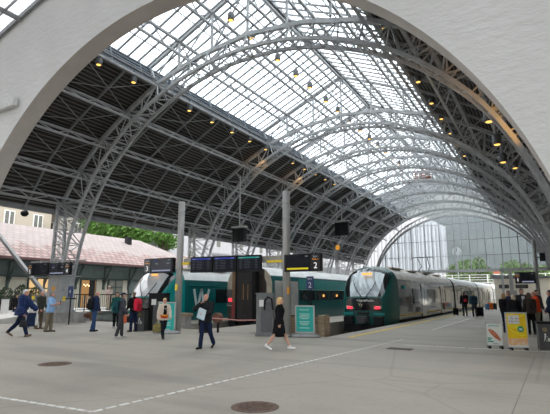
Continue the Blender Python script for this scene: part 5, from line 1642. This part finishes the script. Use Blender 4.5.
WALK = ((24, 6), (-20, 26)); WALK2 = ((-20, 26), (24, 6)); STAND = ((3, 3), (-3, 3))
RIGHT, AWAY, CAMERA, LEFT = -59, 30, 210, 121
JEANS = cloth('blue_jeans', (.035, .075, .17)); DJEANS = cloth('dark_navy_jeans', (.012, .02, .05)); BLK = cloth('black_cloth', (.009, .009, .011)); CHAR = cloth('charcoal_cloth', (.045, .048, .055))
KHAKI = cloth('khaki_cloth', (.17, .145, .105)); NAVYC = cloth('navy_cloth', (.02, .032, .075)); BROWNC = cloth('brown_cloth', (.10, .075, .055))

# 1 navy puffer jacket
t, J, A = person('white-haired man in a quilted navy puffer jacket striding right at far left', -17.75, 10.75, RIGHT + 4, 1.84, WALK2, ((34, 8, 18, 0), (6, 8, 14, 0)), 7, (0, -6), SKIN2,
                 hair=('short', (.60, .60, .58)), top=('jacket', cloth('navy_quilted_nylon', (.014, .028, .095), .25, 8, .5), {'g': .055, 'hem': .82, 'quilt': .018, 'scarf': cloth('orange_scarf', (.70, .16, .06)), 'hood': True}), bottom=('trousers', DJEANS), shoes=(.16, .11, .08))
p = J(1, 'palm'); holdall('black and white bag carried low by the man in the navy puffer jacket', p, RIGHT, .40, .16, .26, cloth('black_white_cloth', (.03, .03, .035), .5, 6))
p = J(-1, 'palm'); holdall('thin white plastic carrier bag beside the navy puffer jacket', p, RIGHT + 30, .26, .10, .44, cloth('white_plastic_bag', (.60, .60, .58), .1), .14)
# dark figure behind him
q = gnd(14, 319); person('person in dark clothes mostly hidden behind the man in the navy puffer jacket', q[0] * .95, q[1] * .95, RIGHT, 1.60, STAND, hair=('short', (.05, .04, .03)), top=('jacket', BLK), bottom=('trousers', NAVYC))
# suitcase with a white bag on top
q = gnd(31.5, 328); suitcase('upright navy suitcase between the puffer jacket man and the man in dark green', q, 40, .46, .30, .68, NAVYC, False)
t = thing('bag', 'white cloth bag lying on the navy suitcase', 'bag', (q[0], q[1], .72), .7)
b = MB(); b.loft([[(math.cos(a) * .2 * f, math.sin(a) * .15 * f, zz) for a in [k * PI / 10 for k in range(20)]] for zz, f in ((0, .9), (.05, 1.05), (.25, .95), (.42, .8), (.50, .5))]); remeshed('bag', b, cloth('white_canvas', (.62, .60, .57), .1), t, .016, 3, .03, 7)
# 2 dark jacket
q = gnd(38.5, 329); person('man in a dark olive jacket and brown trousers standing behind the light blue shirt', q[0], q[1], RIGHT - 10, 1.74, STAND, ((8, 8, 30, 10), (8, 8, 20, 5)), 2, (0, -10), SKIN2, hair=('fringe', (.25, .20, .16)), top=('jacket', cloth('dark_olive_jacket', (.045, .047, .038))), bottom=('trousers', BROWNC), shoes=(.12, .06, .03))
# 3 light-blue polo shirt
t, J, A = person('grey-haired man in a light blue polo shirt and khaki trousers looking at his phone', -19.05, 12.85, RIGHT + 6, 1.70, ((5, 4), (-5, 5)), ((24, 10, 84, 26), (26, 10, 84, 26)), 0, (0, -22), SKIN2, hair=('short', (.22, .20, .18)), top=('short', cloth('light_blue_polo', (.25, .42, .66), .08), {'g': .03, 'hem': .84, 'collar': True}), bottom=('baggy', KHAKI), shoes=(.05, .045, .04), fat=1.22)
p = (J(1, 'palm') + J(-1, 'palm')) / 2
t = thing('mobile_phone', 'small dark phone held by the man in the light blue shirt', 'phone', p, math.radians(RIGHT))
b = MB(); b.box((0, 0, .03), (.075, .012, .15)); b.build('case', BLACK, t); b = MB(); b.box((0, -.008, .03), (.066, .004, .13)); b.build('screen', SCREEN, t)
# 5 black backpack
t, J, A = person('bald man in a navy hoodie and blue jeans with a black backpack, facing away', -17.5, 13.95, -22, 1.72, ((4, 3), (-6, 4)), ((4, 8, 14, 5), (4, 8, 20, 10)), 4, (-14, 0), SKIN2, hair=('fringe', (.35, .28, .22)), top=('jacket', NAVYC, {'hood': True, 'g': .03}), bottom=('trousers', JEANS), shoes=(.02, .02, .025))
backpack('black backpack on the back of the bald man in the navy hoodie', A((0, -.13, 1.19)), -22, .36, .50, .2, cloth('black_nylon', (.015, .015, .017)))
p = A((-.30, -.06, 1.10)); t = thing('bag', 'turquoise cloth bag hanging at the left side of the bald man', 'bag', p, -.3)
b = MB(); b.loft([[(math.cos(a) * .13 * f, math.sin(a) * .10 * f, zz) for a in [k * PI / 10 for k in range(20)]] for zz, f in ((-.24, .7), (-.2, 1), (0, 1.05), (.14, .8), (.2, .4))]); remeshed('bag', b, cloth('turquoise_cloth', (.08, .42, .36), .3), t, .015, 3, .02, 8)
b = MB(); b.tube([(0, 0, .18), (.06, .02, .32), (.12, .03, .36)], .014, 8); b.build('strap', BLK, t)
# 6 green jacket
q = gnd(115.5, 328); person('dark-haired woman in a bottle-green jacket and black trousers, facing us', q[0], q[1], CAMERA + 12, 1.70, STAND, ((4, 10, 20, 10), (4, 10, 20, 10)), 0, (0, 0), SKIN, True, ('bob', (.05, .035, .025)), ('jacket', cloth('bottle_green_jacket', (.012, .085, .065)), {'hem': .80, 'flare': .01}), ('trousers', BLK), shoes=(.55, .55, .55))
# 7 cap man with teal backpack
t, J, A = person('man in a navy cap and charcoal trousers seen from behind', -14.05, 12.4, -34, 1.66, ((8, 5), (-8, 6)), ((6, 8, 22, 8), (6, 8, 26, 8)), 3, (-20, -6), SKIN, hair=('short', (.10, .08, .06)), top=('jacket', cloth('slate_jacket', (.05, .055, .07)), {'g': .028}), bottom=('trousers', CHAR), shoes=(.45, .44, .42), extra='cap', spread=.03)
backpack('dark teal backpack worn by the man in the navy cap', A((-.02, -.13, 1.20)), -34, .34, .52, .2, cloth('dark_teal_nylon', (.012, .05, .06), .5, 5), cloth('teal_nylon', (.015, .13, .12), .3, 6))
# 8 red backpack
t, J, A = person('man in a black jacket and navy trousers wearing a red backpack', -15.92, 14.75, 88, 1.70, ((4, 3), (-4, 4)), ((6, 8, 50, 20), (6, 8, 20, 8)), 3, (0, 0), SKIN, hair=('short', (.20, .15, .11)), top=('jacket', BLK, {'g': .03}), bottom=('trousers', DJEANS), shoes=(.02, .02, .02))
backpack('bright red backpack on the man in the black jacket', A((0, -.13, 1.18)), 88, .36, .54, .24, cloth('red_nylon', (.60, .025, .055), .15), cloth('dark_red_nylon', (.30, .015, .03), .2))
t = thing('bag', 'orange-red bag held between the waiting travellers', 'bag', (-15.75, 14.1, .62), .4)
b = MB(); b.loft([[(math.cos(a) * .10 * f, math.sin(a) * .08 * f, zz) for a in [k * PI / 8 for k in range(16)]] for zz, f in ((-.22, .8), (-.15, 1), (.1, .9), (.2, .5))]); remeshed('bag', b, cloth('orange_red_cloth', (.55, .12, .06), .2), t, .015, 3, .01, 8)
b = MB(); b.tube([(0, 0, .18), (0, 0, .32)], .012, 6); b.build('handle', BLK, t)
# 9 woman on the deck
person('woman in a pale pink top and sun hat standing on the deck behind the railing', -26.6, 22.3, CAMERA - 6, 1.62, STAND, ((10, 8, 60, 30), (10, 8, 60, 30)), 0, (0, 0), SKIN, True, ('bob', (.30, .22, .15)), ('jacket', cloth('pale_pink_top', (.60, .46, .42), .08)), ('trousers', cloth('beige_cloth', (.45, .38, .30))), z=.55, extra='hat')
# 10 woman in the cream jacket
t, J, A = person('short-haired blonde woman in an open cream jacket walking towards us', -12.4, 12.95, -118, 1.50, WALK2, ((10, 12, 30, 10), (-6, 12, 16, 0)), 3, (-6, -4), SKIN2, True, ('short', (.60, .44, .24)), ('jacket', cloth('cream_jacket', (.62, .54, .45), .08), {'hem': .82, 'under': BLK, 'g': .03, 'flare': .02}), ('trousers', cloth('black_trousers', (.014, .016, .022))), shoes=(.02, .02, .025))
p = A((.04, .17, 1.0)); t = thing('hip_bag', 'red and orange hip bag on the woman in the cream jacket', 'bag', p, math.radians(-118))
b = MB(); b.box((0, 0, 0), (.26, .07, .12)); remeshed('pouch', b, cloth('red_orange_cloth', (.55, .10, .03), .4, 8), t, .013, 4, .01, 9); b = MB(); b.box((0, .035, .035), (.2, .01, .02)); b.build('zip', YEL, t)
p = J(1, 'palm'); holdall('olive and straw coloured bag hanging from the hand of the woman in the cream jacket', p + V((0, 0, .02)), -118, .40, .2, .34, cloth('olive_straw_bag', (.20, .17, .07), .45, 12), .10)
# 11 man with papers
t, J, A = person('bald man in a black jacket with one hand raised to his face', -9.12, 11.35, CAMERA - 22, 1.63, ((-16, 18), (15, 5)), ((24, 10, 62, 38), (55, 20, 140, 52)), 3, (0, -8), SKIN2, hair=('none', (0, 0, 0)), top=('jacket', cloth('black_jacket', (.016, .018, .020)), {'g': .034, 'hem': .84}), bottom=('trousers', DJEANS), shoes=(.018, .018, .018))
p = J(-1, 'palm'); t = thing('paper_folder', 'pale blue papers held by the bald man in the black jacket', 'papers', p, math.radians(CAMERA - 22))
b = MB(); b.prism([(-.09, 0, -.18), (.16, 0, -.10), (.08, 0, .18), (-.17, 0, .10)], (0, .02, 0)); b.build('sheets', cloth('pale_blue_paper', (.42, .56, .64), .06, 5, .7, 0), t)
b = MB(); b.prism([(-.12, .024, -.14), (.12, .024, -.06), (.05, .024, .20), (-.18, .024, .12)], (0, .004, 0)); b.build('top_sheet', cloth('pale_paper', (.52, .62, .68), .06, 5, .7, 0), t)
# 12 woman in the black coat
t, J, A = person('blonde woman in a knee-length black coat and white trainers walking right', -7.05, 12.2, RIGHT - 14, 1.55, ((26, 4), (-18, 22)), ((-8, 8, 12, 0), (-4, 8, 14, 0)), 2, (6, -2), SKIN, True, ('long', (.62, .40, .19)), ('coat', cloth('black_coat', (.009, .009, .011), .3, 10), {'hem': .56, 'flare': .05, 'g': .035, 'hood': False}), ('skirt', BLK), shoes=(.80, .80, .80))
# 13 the two far travellers and their luggage
t, J, A = person('far traveller in black with a red and black backpack on the right-hand platform', -5.75, 38.2, AWAY - 8, 1.80, STAND, hair=('short', (.08, .06, .05)), top=('jacket', BLK, {'g': .03}), bottom=('trousers', CHAR), skin=SKIN)
backpack('red and black backpack on the far traveller', A((0, -.13, 1.2)), AWAY - 8, .38, .56, .24, BLK, cloth('red_panel', (.40, .03, .04)))
suitcase('black trolley case left of the far traveller with the red backpack', (-6.4, 38.1), 20, .36, .24, .56, BLK)
t, J, A = person('far traveller in a teal jacket bending over a big black suitcase', -4.95, 37.3, AWAY - 14, 1.72, STAND, ((24, 8, 10, 5), (24, 8, 10, 5)), 10, hair=('short', (.42, .30, .16)), top=('jacket', cloth('teal_jacket', (.02, .08, .10)), {'g': .04}), bottom=('trousers', CHAR))
suitcase('large black suitcase beside the far traveller in the teal jacket', (-4.55, 36.9), 25, .46, .30, .66, BLK)
backpack('dark blue backpack on the far traveller in the teal jacket', A((0, -.13, 1.16)), AWAY - 14, .40, .56, .24, cloth('dark_blue_nylon', (.015, .03, .05)))
# distant luggage
for k, (px, col, lb, h) in enumerate([(487.6, (.10, .22, .35), 'grey-blue suitcase, leftmost of the three left on the far platform', .62), (490.6, (.65, .14, .03), 'orange suitcase standing in the middle of the three on the far platform', .70), (494.4, (.03, .035, .04), 'black suitcase, rightmost of the three on the far platform', .66)]):
    q = gnd(px, 310); suitcase(lb, q, 20, .50 if k else .35, .3, h, cloth('case_%d' % k if False else ['grey_blue_case', 'orange_case', 'black_case'][k], col), k == 2)
# 16 group at the right
person('light-haired woman in a black jacket, leftmost of the group behind the adverts', -1.78, 22.5, AWAY - 60, 1.64, STAND, female=True, hair=('bob', (.42, .26, .13)), top=('jacket', BLK), bottom=('trousers', DJEANS))
person('red-cheeked man with dark auburn hair at the back of the group behind the adverts', -1.72, 24.2, CAMERA - 30, 1.74, STAND, skin=SKIN2, hair=('short', (.07, .035, .025)), top=('jacket', NAVYC), bottom=('trousers', BLK))
person('fair-haired woman in a black padded jacket with her back turned', -1.36, 21.7, AWAY - 6, 1.58, STAND, female=True, hair=('bob', (.58, .47, .34)), top=('jacket', cloth('black_padded', (.02, .02, .022)), {'g': .05, 'quilt': .012}), bottom=('trousers', DJEANS), fat=1.15)
person('man in a white shirt under a dark jacket facing us', -1.12, 23.2, CAMERA - 4, 1.84, STAND, ((5, 8, 14, 5), (5, 8, 14, 5)), skin=SKIN2, hair=('short', (.06, .045, .035)), top=('jacket', CHAR, {'g': .03, 'under': cloth('white_shirt', (.62, .64, .68), .06)}), bottom=('trousers', CHAR))
person('brown-haired woman in a dark brown jacket seen from behind', -.80, 22.0, AWAY - 4, 1.66, STAND, female=True, hair=('long', (.10, .065, .045)), top=('jacket', cloth('dark_brown_leather', (.045, .036, .030), .2, 10, .5), {'g': .035}), bottom=('trousers', BLK))
person('bald man in an orange-red jacket and khaki trousers turned left', -.57, 23.0, LEFT - 16, 1.74, STAND, ((10, 8, 50, 20), (10, 10, 30, 10)), 4, (0, -6), SKIN2, hair=('fringe', (.30, .22, .16)), top=('jacket', cloth('orange_red_jacket', (.62, .07, .025), .12), {'g': .04}), bottom=('trousers', KHAKI))
person('dark-haired man in grey behind the orange-red jacket', -.60, 25.1, CAMERA + 20, 1.80, STAND, hair=('short', (.03, .025, .025)), top=('jacket', CHAR), bottom=('trousers', BLK))
person('man in a dark navy jacket at the right edge, back half turned', -.03, 21.3, AWAY + 50, 1.76, STAND, ((5, 8, 30, 15), (5, 8, 14, 5)), hair=('short', (.06, .05, .045)), top=('jacket', cloth('dark_navy_jacket', (.02, .03, .055)), {'g': .035}), bottom=('trousers', BLK), skin=SKIN2)
